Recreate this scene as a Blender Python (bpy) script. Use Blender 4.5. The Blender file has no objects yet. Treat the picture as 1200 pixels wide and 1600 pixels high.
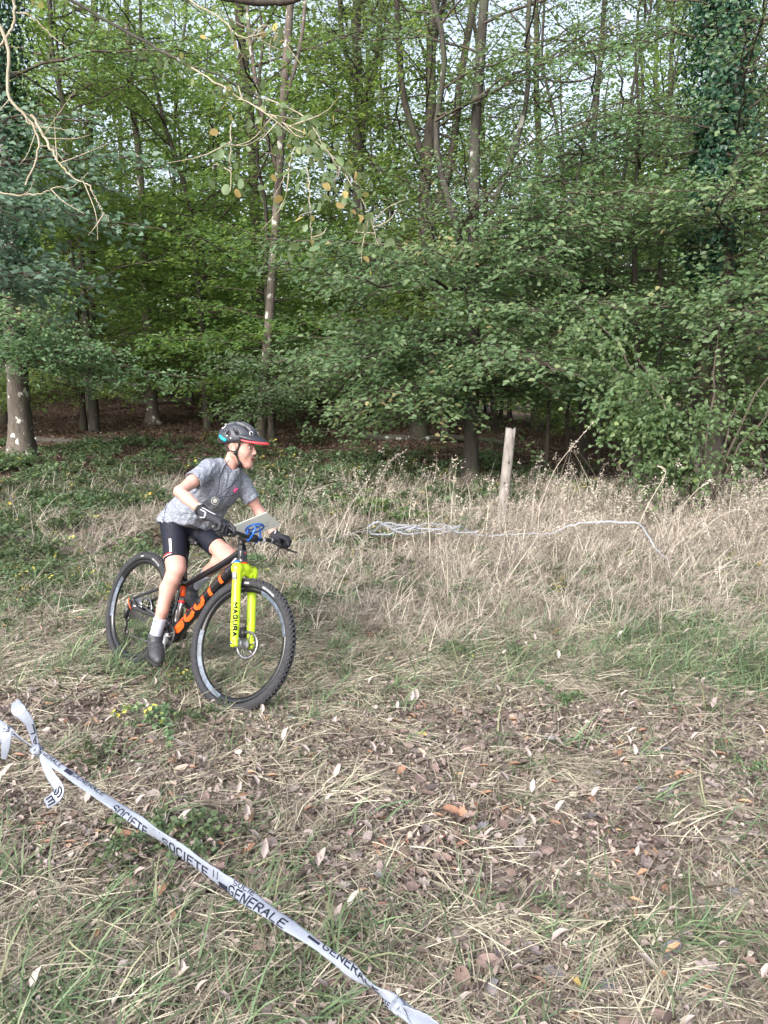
import bpy, math, random
import numpy as np
from mathutils import Matrix, Vector
random.seed(7)
rng = np.random.default_rng(7)
S = bpy.context.scene
COL = S.collection

# ------------------------------------------------------------------ camera, sky, sun, exposure
CAM_H, PITCH, FPX = 1.673, math.radians(8.3), 1202.0
cd = bpy.data.cameras.new('camera'); cam = bpy.data.objects.new('camera', cd); COL.objects.link(cam)
cam.location = (0, 0, CAM_H); cam.rotation_euler = (math.pi/2 - PITCH, 0, 0)
cd.sensor_fit = 'VERTICAL'; cd.sensor_height = 36.0; cd.lens = 36.0*FPX/1600.0
cd.clip_start = 0.05; cd.clip_end = 2000
S.camera = cam
SUN_EL, SUN_AZ = math.radians(34), math.radians(-152)     # azimuth from +Y, negative = left: behind the camera, to the left
W = bpy.data.worlds.new('World'); S.world = W; W.use_nodes = True
wt = W.node_tree; bg = wt.nodes['Background']
sky = wt.nodes.new('ShaderNodeTexSky'); sky.sky_type = 'NISHITA'; sky.sun_disc = False
sky.sun_elevation = SUN_EL; sky.sun_rotation = SUN_AZ; sky.air_density = 1.0; sky.dust_density = 5.0; sky.ozone_density = 1.0
hs = wt.nodes.new('ShaderNodeHueSaturation'); hs.inputs['Saturation'].default_value = 0.56     # a veil of thin cloud
wt.links.new(sky.outputs[0], hs.inputs['Color']); wt.links.new(hs.outputs[0], bg.inputs['Color'])
bg.inputs['Strength'].default_value = 0.15
sd = bpy.data.lights.new('sun', 'SUN'); sun = bpy.data.objects.new('sun', sd); COL.objects.link(sun)
sd.energy = 1.1; sd.angle = math.radians(22); sd.color = (1.0, 0.985, 0.97)
sv = Vector((math.sin(SUN_AZ)*math.cos(SUN_EL), math.cos(SUN_AZ)*math.cos(SUN_EL), math.sin(SUN_EL)))
sun.rotation_euler = sv.to_track_quat('Z', 'Y').to_euler(); sun.location = (0, 0, 30)
S.view_settings.view_transform = 'Standard'; S.view_settings.look = 'None'
S.view_settings.gamma = 1.0; S.view_settings.use_curve_mapping = False
S.view_settings.exposure = 1.6
S.cycles.max_bounces = 6; S.cycles.diffuse_bounces = 4; S.cycles.glossy_bounces = 2
S.cycles.transmission_bounces = 4; S.cycles.transparent_max_bounces = 4; S.cycles.use_denoising = True

# ------------------------------------------------------------------ helpers
cP, sP = math.cos(PITCH), math.sin(PITCH)
def at(u, v, f):
    """world point at photo pixel u, v and depth f along the view axis"""
    r, up = (u-600)/FPX, -(v-800)/FPX
    return np.array([r*f, (cP+up*sP)*f, CAM_H+(-sP+up*cP)*f])
def N3(v):
    v = np.asarray(v, float); return v/np.maximum(np.linalg.norm(v, axis=-1, keepdims=True), 1e-9)

_tab = np.random.default_rng(3).random((256, 256))
def vnoise(x, y, s=1.0, o=0):
    x = np.asarray(x, float)*s+o*17.3+1000; y = np.asarray(y, float)*s+o*9.1+1000
    xi, yi = np.floor(x).astype(int), np.floor(y).astype(int); fx, fy = x-xi, y-yi
    fx, fy = fx*fx*(3-2*fx), fy*fy*(3-2*fy); g = lambda a, b: _tab[a % 256, b % 256]
    return (g(xi, yi)*(1-fx)+g(xi+1, yi)*fx)*(1-fy)+(g(xi, yi+1)*(1-fx)+g(xi+1, yi+1)*fx)*fy
def fbm(x, y, s=1.0, o=0, n=4):
    t = 0; a = 0.5
    for k in range(n): t = t+a*vnoise(x, y, s*2**k, o+k*5); a *= 0.5
    return t/(1-0.5**n)
def sstep(a, b, x):
    t = np.clip((np.asarray(x, float)-a)/(b-a), 0, 1); return t*t*(3-2*t)
def gz(x, y):
    """height of the ground"""
    x = np.asarray(x, float); y = np.asarray(y, float)
    s = 1-0.72*sstep(0.5, 7.0, x)
    rise = 0.078*s*np.logaddexp(0, (y-8.0)*1.2)/1.2
    rise = rise*(1-0.55*sstep(30, 70, y))
    bump = (fbm(x, y, 0.9, 1, 3)-0.5)*0.10*sstep(1.5, 4.5, np.hypot(x+1.0, (y-4.2)*1.0))+(fbm(x, y, 5.0, 2, 3)-0.5)*0.035
    return rise+bump*(0.5+0.5*sstep(6, 12, y))
GX = lambda x, y: float(gz(x, y))

class MB:
    """collects quads and triangles, then links them as ONE mesh object"""
    def __init__(s): s.v = []; s.f4 = []; s.f3 = []; s.n = 0; s.r4 = []; s.r3 = []
    def add(s, v, f, r=None):
        v = np.asarray(v, float).reshape(-1, 3); f = np.asarray(f, int)
        if f.size == 0: return s
        rr = np.full(len(f), 0.5) if r is None else np.broadcast_to(r, (len(f),))
        s.v.append(v); (s.f4 if f.shape[1] == 4 else s.f3).append(f+s.n); (s.r4 if f.shape[1] == 4 else s.r3).append(rr); s.n += len(v)
        return s
    def mesh(s, name, mat, smooth=True):
        me = bpy.data.meshes.new(name)
        V = np.concatenate(s.v) if s.v else np.zeros((0, 3))
        f4 = np.concatenate(s.f4) if s.f4 else np.zeros((0, 4), int); f3 = np.concatenate(s.f3) if s.f3 else np.zeros((0, 3), int)
        me.vertices.add(len(V)); me.vertices.foreach_set('co', V.astype(np.float32).ravel())
        lo = np.concatenate([f4.ravel(), f3.ravel()]).astype(np.int32)
        me.loops.add(len(lo)); me.loops.foreach_set('vertex_index', lo)
        npoly = len(f4)+len(f3); me.polygons.add(npoly)
        st = np.concatenate([np.arange(len(f4))*4, len(f4)*4+np.arange(len(f3))*3]).astype(np.int32)
        me.polygons.foreach_set('loop_start', st)
        me.polygons.foreach_set('use_smooth', np.full(npoly, smooth))
        a = me.attributes.new('rnd', 'FLOAT', 'FACE')
        a.data.foreach_set('value', np.concatenate(s.r4+s.r3).astype(np.float32) if npoly else np.zeros(0, np.float32))
        me.update(calc_edges=True); me.validate()
        for m in (mat if isinstance(mat, (list, tuple)) else [mat]): me.materials.append(m)
        return me
    def build(s, name, mat, parent=None, smooth=True):
        return link(name, s.mesh(name, mat, smooth), parent)
def link(name, me, parent=None, loc=None):
    o = bpy.data.objects.new(name, me); COL.objects.link(o)
    if parent is not None: o.parent = parent
    if loc is not None: o.location = loc
    return o
def tag(o, label, cat, group=None, kind=None):
    o['label'] = label; o['category'] = cat
    if group: o['group'] = group
    if kind: o['kind'] = kind
    return o
def root(name, loc, label, cat, group=None):
    return tag(link(name, None, None, loc), label, cat, group)
def dup(t, loc, rz, scale, label, group):
    r = t.copy(); COL.objects.link(r); r.location = loc; r.rotation_euler = (0, 0, rz); r.scale = scale
    r['label'] = label; r['group'] = group
    for ch in list(t.children):
        c = ch.copy(); COL.objects.link(c); c.parent = r
        for g in list(ch.children):
            d = g.copy(); COL.objects.link(d); d.parent = c
    return r
def perp(t):
    t = N3(t); up = np.array([0, 0, 1.0]) if abs(t[2]) < 0.9 else np.array([1.0, 0, 0])
    a = N3(np.cross(up, t)); return a, np.cross(t, a)
def tube(path, rad, n=8, cap=True, twist=0.0, flat=None, noise=0):
    """swept tube: path (k,3), rad scalar or (k,)"""
    p = np.asarray(path, float); k = len(p); rad = np.broadcast_to(np.asarray(rad, float), (k,))
    t = np.gradient(p, axis=0); t = N3(t)
    a, b = perp(t[0]); vs = []
    for i in range(k):
        a = a-t[i]*(a@t[i]); a = N3(a); b = np.cross(t[i], a)
        an = np.linspace(0, 2*np.pi, n, endpoint=False)+twist
        rr = rad[i]*(1+noise*(rng.random(n)-0.5)) if noise else rad[i]
        vs.append(p[i]+np.outer(np.cos(an)*rr, a)+np.outer(np.sin(an)*rr*(flat or 1), b))
    v = np.concatenate(vs); i = np.arange(k-1)[:, None]*n; j = np.arange(n)[None]; j2 = (j+1) % n
    f = np.stack([i+j, i+j2, i+n+j2, i+n+j], -1).reshape(-1, 4)
    m = (v, f)
    if cap:
        c0 = len(v); v = np.concatenate([v, p[:1], p[-1:]])
        jj = np.arange(n); f3 = np.concatenate([np.stack([np.full(n, c0), (jj+1) % n, jj], 1), np.stack([np.full(n, c0+1), (k-1)*n+jj, (k-1)*n+(jj+1) % n], 1)])
        return [(v, f), (np.zeros((0, 3)), f3)]
    return [m]
def add_tube(mb, *a, r=None, **k):
    parts = tube(*a, **k); base = mb.n
    mb.add(parts[0][0], parts[0][1], r)
    if len(parts) > 1:
        mb.f3.append(parts[1][1]+base); mb.r3.append(np.full(len(parts[1][1]), 0.5 if r is None else r))
    return mb
def spline(pts, n=24):
    """Catmull-Rom through pts"""
    p = np.asarray(pts, float); p = np.concatenate([[2*p[0]-p[1]], p, [2*p[-1]-p[-2]]]); m = len(p)-3
    t = np.linspace(0, m, n); i = np.minimum(t.astype(int), m-1); u = (t-i)[:, None]
    a, b, c, d = p[i], p[i+1], p[i+2], p[i+3]
    return 0.5*((2*b)+(c-a)*u+(2*a-5*b+4*c-d)*u*u+(3*b-a-3*c+d)*u**3)
def box(mb, c, h, R=None, r=None):
    v = np.array([[x, y, z] for x in (-1, 1) for y in (-1, 1) for z in (-1, 1)], float)*h
    if R is not None: v = v@np.asarray(R).T
    return mb.add(v+c, [[0, 1, 3, 2], [4, 6, 7, 5], [0, 4, 5, 1], [2, 3, 7, 6], [0, 2, 6, 4], [1, 5, 7, 3]], r)
def lathe(mb, prof, n=24, axis='y', c=(0, 0, 0), closed=False, R=None):
    """revolve (radius, along) points round an axis"""
    pr = np.asarray(prof, float); an = np.linspace(0, 2*np.pi, n, endpoint=False); k = len(pr)
    x = np.outer(np.cos(an), pr[:, 0]); z = np.outer(np.sin(an), pr[:, 0]); y = np.broadcast_to(pr[:, 1], x.shape)
    v = np.stack([x, y, z], -1) if axis == 'y' else np.stack([x, z, y], -1)
    v = v.reshape(-1, 3)
    if R is not None: v = v@np.asarray(R).T
    kk = k if closed else k-1
    i = np.arange(n)[:, None]; j = np.arange(kk)[None]; i2 = (i+1) % n; j2 = (j+1) % k
    f = np.stack([i*k+j, i*k+j2, i2*k+j2, i2*k+j], -1).reshape(-1, 4)
    return mb.add(v+np.asarray(c), f)

# ------------------------------------------------------------------ materials
def new_mat(name):
    m = bpy.data.materials.new(name); m.use_nodes = True
    nt = m.node_tree; return m, nt, nt.nodes['Principled BSDF'], nt.nodes['Material Output']
def nd(nt, typ, **kw):
    n = nt.nodes.new(typ)
    for k, v in kw.items():
        if k.startswith('i_'): n.inputs[int(k[2:]) if k[2:].isdigit() else k[2:].replace('_', ' ')].default_value = v
        else: setattr(n, k, v)
    return n
def ramp(nt, stops, src, interp='LINEAR'):
    r = nt.nodes.new('ShaderNodeValToRGB'); e = r.color_ramp.elements; r.color_ramp.interpolation = interp
    while len(e) < len(stops): e.new(0.5)
    for q, (p, c) in zip(e, stops): q.position = p; q.color = (*c, 1)
    nt.links.new(src, r.inputs[0]); return r.outputs[0]
def mix(nt, a, b, f, mode='MIX'):
    m = nt.nodes.new('ShaderNodeMix'); m.data_type = 'RGBA'; m.blend_type = mode
    for sock, val in ((m.inputs['Factor'], f), (m.inputs['A'], a), (m.inputs['B'], b)):
        if hasattr(val, 'is_linked'): nt.links.new(val, sock)
        else: sock.default_value = val if isinstance(val, float) else (*val, 1)
    return m.outputs['Result']
def noise(nt, scale, detail=4.0, rough=0.55, vec=None, dist=0.0):
    n = nd(nt, 'ShaderNodeTexNoise'); n.inputs['Scale'].default_value = scale; n.inputs['Detail'].default_value = detail
    n.inputs['Roughness'].default_value = rough; n.inputs['Distortion'].default_value = dist
    if vec is not None: nt.links.new(vec, n.inputs['Vector'])
    return n.outputs['Fac']
def coords(nt, sc=(1, 1, 1)):
    t = nd(nt, 'ShaderNodeTexCoord'); m = nd(nt, 'ShaderNodeMapping'); m.inputs['Scale'].default_value = sc
    nt.links.new(t.outputs['Object'], m.inputs[0]); return m.outputs[0]
def bump(nt, bs, h, strength=0.4, dist=0.01):
    b = nd(nt, 'ShaderNodeBump'); b.inputs['Strength'].default_value = strength; b.inputs['Distance'].default_value = dist
    nt.links.new(h, b.inputs['Height']); nt.links.new(b.outputs[0], bs.inputs['Normal'])
def simple(name, col, rough=0.5, metal=0.0, var=0.12, scale=40.0, sc=(1, 1, 1), bmp=0.0, coat=0.0, spec=0.5, sss=0.0):
    m, nt, bs, out = new_mat(name); c = coords(nt, sc); n = noise(nt, scale, 5.0, 0.6, c)
    d = tuple(x*(1-var*1.6) for x in col); l = tuple(min(1, x*(1+var)) for x in col)
    nt.links.new(ramp(nt, [(0.3, d), (0.7, l)], n), bs.inputs['Base Color'])
    bs.inputs['Roughness'].default_value = rough; bs.inputs['Metallic'].default_value = metal
    bs.inputs['Coat Weight'].default_value = coat; bs.inputs['Specular IOR Level'].default_value = spec
    if sss: bs.inputs['Subsurface Weight'].default_value = sss; bs.inputs['Subsurface Radius'].default_value = (0.012, 0.004, 0.002); bs.inputs['Subsurface Scale'].default_value = 0.5
    if bmp: bump(nt, bs, n, bmp, 0.004)
    return m
def leaf_mat(name, stops, trans, tmix=0.4, rough=0.5, obj=0.25):
    """leaf with a colour of its own per leaf (attribute rnd), a shift per plant, and light coming through"""
    m, nt, bs, out = new_mat(name)
    at_ = nd(nt, 'ShaderNodeAttribute', attribute_name='rnd'); oi = nd(nt, 'ShaderNodeObjectInfo')
    col = ramp(nt, stops, at_.outputs['Fac'])
    hv = nd(nt, 'ShaderNodeHueSaturation')
    mr = nd(nt, 'ShaderNodeMapRange'); mr.inputs['To Min'].default_value = 0.5-0.05*obj; mr.inputs['To Max'].default_value = 0.5+0.07*obj
    mv = nd(nt, 'ShaderNodeMapRange'); mv.inputs['To Min'].default_value = 1-obj; mv.inputs['To Max'].default_value = 1+obj
    nt.links.new(oi.outputs['Random'], mr.inputs[0]); nt.links.new(oi.outputs['Random'], mv.inputs[0])
    nt.links.new(mr.outputs[0], hv.inputs['Hue']); nt.links.new(mv.outputs[0], hv.inputs['Value']); nt.links.new(col, hv.inputs['Color'])
    nt.links.new(hv.outputs[0], bs.inputs['Base Color']); bs.inputs['Roughness'].default_value = rough; bs.inputs['Specular IOR Level'].default_value = 0.4
    tr = nd(nt, 'ShaderNodeBsdfTranslucent'); nt.links.new(mix(nt, hv.outputs[0], trans, 0.6), tr.inputs['Color'])
    ms = nd(nt, 'ShaderNodeMixShader'); ms.inputs[0].default_value = tmix
    nt.links.new(bs.outputs[0], ms.inputs[1]); nt.links.new(tr.outputs[0], ms.inputs[2]); nt.links.new(ms.outputs[0], out.inputs['Surface'])
    return m
def bark_mat(name, dark, light, patch=None, pthr=0.66, moss=None):
    m, nt, bs, out = new_mat(name); c = coords(nt, (1, 1, 0.22)); n = noise(nt, 22.0, 6.0, 0.65, c)
    col = ramp(nt, [(0.32, dark), (0.68, light)], n)
    if moss:
        mn = noise(nt, 2.3, 4.0, 0.6, coords(nt, (1, 1, 0.5))); col = mix(nt, col, moss, ramp(nt, [(0.5, (0, 0, 0)), (0.66, (0.8, 0.8, 0.8))], mn))
    if patch:
        pn = noise(nt, 6.5, 3.0, 0.5, coords(nt, (1, 1, 0.7))); col = mix(nt, col, patch, ramp(nt, [(pthr, (0, 0, 0)), (pthr+0.05, (1, 1, 1))], pn))
    nt.links.new(col, bs.inputs['Base Color']); bs.inputs['Roughness'].default_value = 0.9; bump(nt, bs, n, 0.7, 0.02)
    return m
M = {}
M['bark'] = bark_mat('grey brown bark', (0.022, 0.019, 0.016), (0.056, 0.050, 0.044), (0.26, 0.27, 0.25), 0.64, (0.05, 0.065, 0.03))
M['bark_dark'] = bark_mat('dark bark', (0.018, 0.014, 0.012), (0.055, 0.045, 0.036), None, 0.7, (0.04, 0.05, 0.025))
M['bark_spot'] = bark_mat('bark with pale lichen spots', (0.06, 0.050, 0.042), (0.145, 0.125, 0.108), (0.55, 0.56, 0.53), 0.60)
M['bark_cherry'] = bark_mat('pale mottled bark', (0.05, 0.04, 0.034), (0.135, 0.112, 0.098), (0.40, 0.40, 0.385), 0.60)
M['bark_lichen'] = bark_mat('dead wood with yellow lichen', (0.20, 0.17, 0.12), (0.36, 0.33, 0.26), (0.30, 0.265, 0.12), 0.62)
M['twig'] = simple('twig bark', (0.06, 0.047, 0.036), 0.9, var=0.25)
M['leaf_front'] = leaf_mat('green leaves at the wood edge', [(0.0, (0.054, 0.102, 0.052)), (0.35, (0.094, 0.165, 0.080)), (0.8, (0.148, 0.225, 0.106)), (0.95, (0.21, 0.26, 0.12)), (1.0, (0.29, 0.24, 0.12))], (0.22, 0.38, 0.10), 0.38)
M['leaf_blue'] = leaf_mat('blue green maple leaves', [(0.0, (0.10, 0.165, 0.125)), (0.5, (0.155, 0.25, 0.185)), (0.95, (0.21, 0.31, 0.21)), (1.0, (0.27, 0.30, 0.14))], (0.20, 0.38, 0.16), 0.34)
M['leaf_wood'] = leaf_mat('yellow green leaves inside the wood', [(0.0, (0.055, 0.098, 0.036)), (0.5, (0.095, 0.155, 0.05)), (0.9, (0.155, 0.21, 0.065)), (1.0, (0.26, 0.23, 0.07))], (0.36, 0.52, 0.11), 0.54)
M['leaf_ivy'] = leaf_mat('dark ivy leaves', [(0.0, (0.012, 0.040, 0.022)), (0.6, (0.022, 0.066, 0.036)), (1.0, (0.045, 0.105, 0.05))], (0.05, 0.14, 0.04), 0.18, 0.4)
M['leaf_aspen'] = leaf_mat('pale rounded leaves', [(0.0, (0.10, 0.15, 0.08)), (0.6, (0.15, 0.20, 0.10)), (0.85, (0.20, 0.24, 0.11)), (1.0, (0.36, 0.27, 0.10))], (0.36, 0.46, 0.14), 0.42, obj=0.3)
M['leaf_hazel'] = leaf_mat('hazel leaves', [(0.0, (0.07, 0.125, 0.06)), (0.6, (0.115, 0.185, 0.085)), (0.9, (0.17, 0.24, 0.10)), (1.0, (0.30, 0.28, 0.08))], (0.24, 0.40, 0.08), 0.36, obj=0.25)

# ------------------------------------------------------------------ ground
def ground():
    def axis(lo, hi, fine_lo, fine_hi, step):
        a = [fine_lo]
        while a[-1] < fine_hi: a.append(a[-1]+step)
        s = step
        while a[-1] < hi: s *= 1.18; a.append(a[-1]+s)
        s = step
        while a[0] > lo: s *= 1.18; a.insert(0, a[0]-s)
        return np.array(a)
    X, Y = axis(-500, 500, -4.5, 5.5, 0.06), axis(-300, 900, 1.0, 11.0, 0.06)
    xx, yy = np.meshgrid(X, Y, indexing='ij'); zz = gz(xx, yy)
    v = np.stack([xx, yy, zz], -1).reshape(-1, 3); ny = len(Y)
    i = np.arange(len(X)-1)[:, None]*ny; j = np.arange(ny-1)[None]
    f = np.stack([i+j, i+ny+j, i+ny+j+1, i+j+1], -1).reshape(-1, 4)
    m, nt, bs, out = new_mat('soil, trampled straw and leaf mould')
    c = coords(nt); n1 = noise(nt, 9.0, 8.0, 0.68, c); n2 = noise(nt, 1.3, 4.0, 0.6, c); n3 = noise(nt, 55.0, 4.0, 0.7, c)
    soil = ramp(nt, [(0.25, (0.10, 0.076, 0.067)), (0.5, (0.20, 0.158, 0.141)), (0.78, (0.31, 0.262, 0.242))], n1)
    thatch = ramp(nt, [(0.25, (0.095, 0.08, 0.055)), (0.5, (0.185, 0.16, 0.112)), (0.8, (0.285, 0.25, 0.18))], n3)
    near = mix(nt, soil, thatch, ramp(nt, [(0.45, (0, 0, 0)), (0.62, (0.85, 0.85, 0.85))], n2))
    vo = nd(nt, 'ShaderNodeTexVoronoi'); vo.inputs['Scale'].default_value = 16.0; nt.links.new(c, vo.inputs['Vector'])
    bw = nd(nt, 'ShaderNodeSeparateColor'); nt.links.new(vo.outputs['Color'], bw.inputs[0])
    litter = ramp(nt, [(0.0, (0.04, 0.025, 0.019)), (0.5, (0.09, 0.056, 0.042)), (0.85, (0.15, 0.10, 0.075)), (1.0, (0.22, 0.165, 0.135))], bw.outputs[0])
    litter = mix(nt, litter, (0.05, 0.033, 0.024), ramp(nt, [(0.35, (0.8, 0.8, 0.8)), (0.6, (0, 0, 0))], n1))
    sx = nd(nt, 'ShaderNodeSeparateXYZ'); nt.links.new(c, sx.inputs[0])
    ad = nd(nt, 'ShaderNodeMath', operation='MULTIPLY_ADD'); nt.links.new(n2, ad.inputs[0]); ad.inputs[1].default_value = 3.0; nt.links.new(sx.outputs['Y'], ad.inputs[2])
    mr = nd(nt, 'ShaderNodeMapRange'); mr.inputs['From Min'].default_value = 10.2; mr.inputs['From Max'].default_value = 12.4; nt.links.new(ad.outputs[0], mr.inputs[0])
    nt.links.new(mix(nt, near, litter, mr.outputs[0]), bs.inputs['Base Color']); bs.inputs['Roughness'].default_value = 0.95
    bs.inputs['Specular IOR Level'].default_value = 0.2; bump(nt, bs, n1, 0.8, 0.03)
    o = MB().add(v, f).build('ground', m); o['kind'] = 'structure'
    o['label'] = 'uneven ground of bare soil and trampled straw running into the leaf strewn wood'
ground()

# ------------------------------------------------------------------ trees
def leaves(mb, p, d, n, L, Wd, r, six=True, fold=0.25):
    """leaf blades: base point p, direction d, normal n, length L, width Wd"""
    p = np.asarray(p); K = len(p)
    if K == 0: return
    d = N3(d); s = N3(np.cross(n, d)); n = np.cross(d, s); L = np.broadcast_to(L, (K,))[:, None]; Wd = np.broadcast_to(Wd, (K,))[:, None]*0.5
    up = n*Wd*fold
    if six:
        V = np.stack([p, p+d*L*0.32+s*Wd+up, p+d*L*0.70+s*Wd*0.72+up, p+d*L-n*L*0.08, p+d*L*0.70-s*Wd*0.72+up, p+d*L*0.32-s*Wd+up], 1)
        b = np.arange(K)[:, None]*6; f = np.concatenate([b+np.array([[0, 1, 2, 3]]), b+np.array([[0, 3, 4, 5]])]); rr = np.concatenate([r, r])
    else:
        V = np.stack([p, p+d*L*0.45+s*Wd+up, p+d*L, p+d*L*0.45-s*Wd+up], 1)
        b = np.arange(K)[:, None]*4; f = np.concatenate([b+np.array([[0, 1, 2]]), b+np.array([[0, 2, 3]])]); rr = np.concatenate([r, r])
    mb.add(V.reshape(-1, 3), f, rr)
def rdir(K, spread=1.0):
    return rng.normal(size=(K, 3))*spread
def spray(lm, tm, base, az, L, rise, droop, nsub, leaf, lw, dens, six, tilt=0.45, rad=0.02, zig=0.22, sub=0.5, bare=0.12, yel=0.0, tw=True):
    """one branch: an axis, side twigs held in a flat layer, leaves along the twigs"""
    h = np.array([math.cos(az), math.sin(az), 0.0]); k = 9; t = np.linspace(0, 1, k)
    side = np.array([-h[1], h[0], 0.0])
    wob = np.cumsum(rng.normal(size=k))*zig*L/k
    path = base+np.outer(t*L, h)+np.outer(wob, side); path[:, 2] += L*(rise*t-droop*t*t)+np.cumsum(rng.normal(size=k))*zig*L/k*0.8
    add_tube(tm, path, rad*(1-0.85*t)+0.003, n=5, cap=False)
    ts = np.linspace(bare, 1.0, nsub)+rng.normal(size=nsub)*0.02; ts = np.clip(ts, 0.03, 1.0)
    sgn = np.where(np.arange(nsub) % 2, 1.0, -1.0)
    st = np.stack([np.interp(ts, t, path[:, i]) for i in range(3)], 1)
    ang = sgn*np.radians(rng.uniform(35, 70, nsub)); ang[-1] = 0
    hd = np.stack([np.cos(ang)[:, None]*h+np.sin(ang)[:, None]*side], 0)[0]
    sl = sub*L*(1.05-ts)*rng.uniform(0.6, 1.15, nsub)+0.25*min(1.0, L*0.4)
    slope = rng.normal(0.05, 0.30, nsub)+(rise-2*droop*ts)*0.4
    nl = np.maximum(3, (sl*dens*rng.uniform(0.35, 1.65, nsub)).astype(int)); idx = np.repeat(np.arange(nsub), nl)
    u = rng.random(len(idx))**0.8; s_ = sl[idx]*u
    p = st[idx]+hd[idx]*s_[:, None]; p[:, 2] += s_*slope[idx]-0.16*s_*s_/np.maximum(sl[idx], 0.2)
    p += rng.normal(size=p.shape)*np.array([0.04, 0.04, 0.035])*(1+sl[idx][:, None]*0.8)
    lat = np.cross(hd[idx], [0, 0, 1.0]); sg = np.where(rng.random(len(idx)) < 0.5, 1.0, -1.0)[:, None]
    d = hd[idx]*0.7+lat*sg*0.7+rdir(len(idx), 0.25); d[:, 2] -= 0.25
    n = np.array([0, -0.6 if six else -0.3, 1.0])+rdir(len(idx), tilt)
    r = np.clip(rng.beta(2.2, 2.2, len(idx))*0.8+0.1*rng.normal()+yel*rng.random(len(idx))**3+0.05, 0, 1)
    leaves(lm, p, d, n, leaf*rng.uniform(0.5, 1.4, len(idx)), lw*rng.uniform(0.7, 1.2, len(idx)), r, six)
    if tw:
        for q in range(nsub):
            e = st[q]+hd[q]*sl[q]; e = e+np.array([0, 0, sl[q]*slope[q]-0.16*sl[q]]); mid = (st[q]+e)/2+np.array([0, 0, 0.04*sl[q]])
            add_tube(tm, np.array([st[q], mid, e]), np.array([0.006, 0.004, 0.002])*(0.6+0.5*min(L, 3)/2), n=3, cap=False)
    return path
def trunk_path(H, lean, wob, k=14):
    t = np.linspace(0, 1, k); p = np.zeros((k, 3)); p[:, 2] = t*H
    p[:, 0] = lean[0]*t*H+np.cumsum(rng.normal(size=k))*wob*t; p[:, 1] = lean[1]*t*H+np.cumsum(rng.normal(size=k))*wob*t
    return p
def trunk_mesh(mb, p, r0, top=0.25, flare=0.5, n=12):
    q = np.concatenate([[p[0]-[0, 0, 0.35]], spline(p, len(p)*3)]); H = p[-1, 2]
    t = np.clip(q[:, 2]/H, 0, 1); rad = r0*(1-(1-top)*t)*(1+flare*np.exp(-np.maximum(q[:, 2], 0)/0.28))
    add_tube(mb, q, rad, n=n, cap=True, noise=0.10)
def on_path(p, z):
    return np.array([np.interp(z, p[:, 2], p[:, i]) for i in range(3)])
def make_tree(name, label, u, y, r0, H, lean=(0, 0), wob=0.03, bark='bark', leafm='leaf_front', specs=(), ivy=None, six=True, group=None, x=None, cat='tree', crown='crown', yel=0.0, top=0.25, flare=0.5, forks=()):
    """specs: rows of (count, z lo, z hi, len lo, len hi, rise, droop, az lo, az hi, leaf len, leaf width, leaves per metre)"""
    if x is None: x = (u-600)/FPX*y*1.01
    t = root(name, (x, y, GX(x, y)), label, cat, group)
    p = trunk_path(H, lean, wob); tb = MB(); trunk_mesh(tb, p, r0, top, flare); paths = [(0, p)]
    for (fz, fx, fy, fr) in forks:
        b0 = on_path(p, fz); hh = H*0.95-fz; q_ = np.linspace(0, 1, 9); fp = b0+np.stack([fx*np.sqrt(q_)*hh, fy*np.sqrt(q_)*hh, q_*hh], 1); fp[1:] += rng.normal(size=(8, 3))*wob*[1, 1, .3]; add_tube(tb, spline(fp, 26), fr*np.linspace(1, .25, 26), n=8, noise=.08); paths.append((fz+.3, fp))
    tb.build('trunk', M[bark], t)
    lm, tm = MB(), MB()
    for (cnt, z0, z1, l0, l1, rise, droop, a0, a1, ll, lw, dens) in specs:
        for q in range(cnt):
            z = rng.uniform(z0, z1); L = rng.uniform(l0, l1); az = math.radians(rng.uniform(a0, a1))
            pth = [a for z_, a in paths if z >= z_]; pth = pth[int(rng.integers(0, len(pth)))]; spray(lm, tm, on_path(pth, min(z, pth[-1, 2])), az, L, rise*rng.uniform(0.5, 1.4), droop*rng.uniform(0.5, 1.4), max(6, int(L*7)), ll, lw, dens, six, rad=0.005+0.0062*L, yel=yel, tw=six)
    if tm.n: tm.build('limbs', M['twig'] if bark != 'bark_lichen' else M[bark], t)
    for c_ in t.children:
        if c_.name.startswith('limbs'): c_['kind'] = 'stuff'
    if lm.n: lm.build(crown, M[leafm], t)['kind'] = 'stuff'
    if ivy:
        z0, z1, thick, cnt = ivy; im = MB(); z = z0+(z1-z0)*rng.random(cnt)**0.9; an = rng.uniform(0, 2*np.pi, cnt)
        c = np.stack([np.interp(z, p[:, 2], p[:, i]) for i in range(3)], 1); o = np.stack([np.cos(an), np.sin(an), np.zeros(cnt)], 1)
        lump = 0.35+1.3*vnoise(z*1.0+an*0.5, an*0.9, 2.2, 3)
        rr = r0*(1-0.7*z/H)+thick*lump*rng.random(cnt)**0.6*np.minimum(1, (z-z0)/0.5+0.25)
        pts = c+o*rr[:, None]; n = o+rdir(cnt, 0.35)+np.array([0, 0, 0.35]); d = np.array([0, 0, -0.8])+rdir(cnt, 0.5)
        leaves(im, pts, d, n, rng.uniform(0.045, 0.085, cnt), rng.uniform(0.04, 0.075, cnt), rng.random(cnt), True); im.build('ivy', M['leaf_ivy'], t)
    return t

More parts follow.
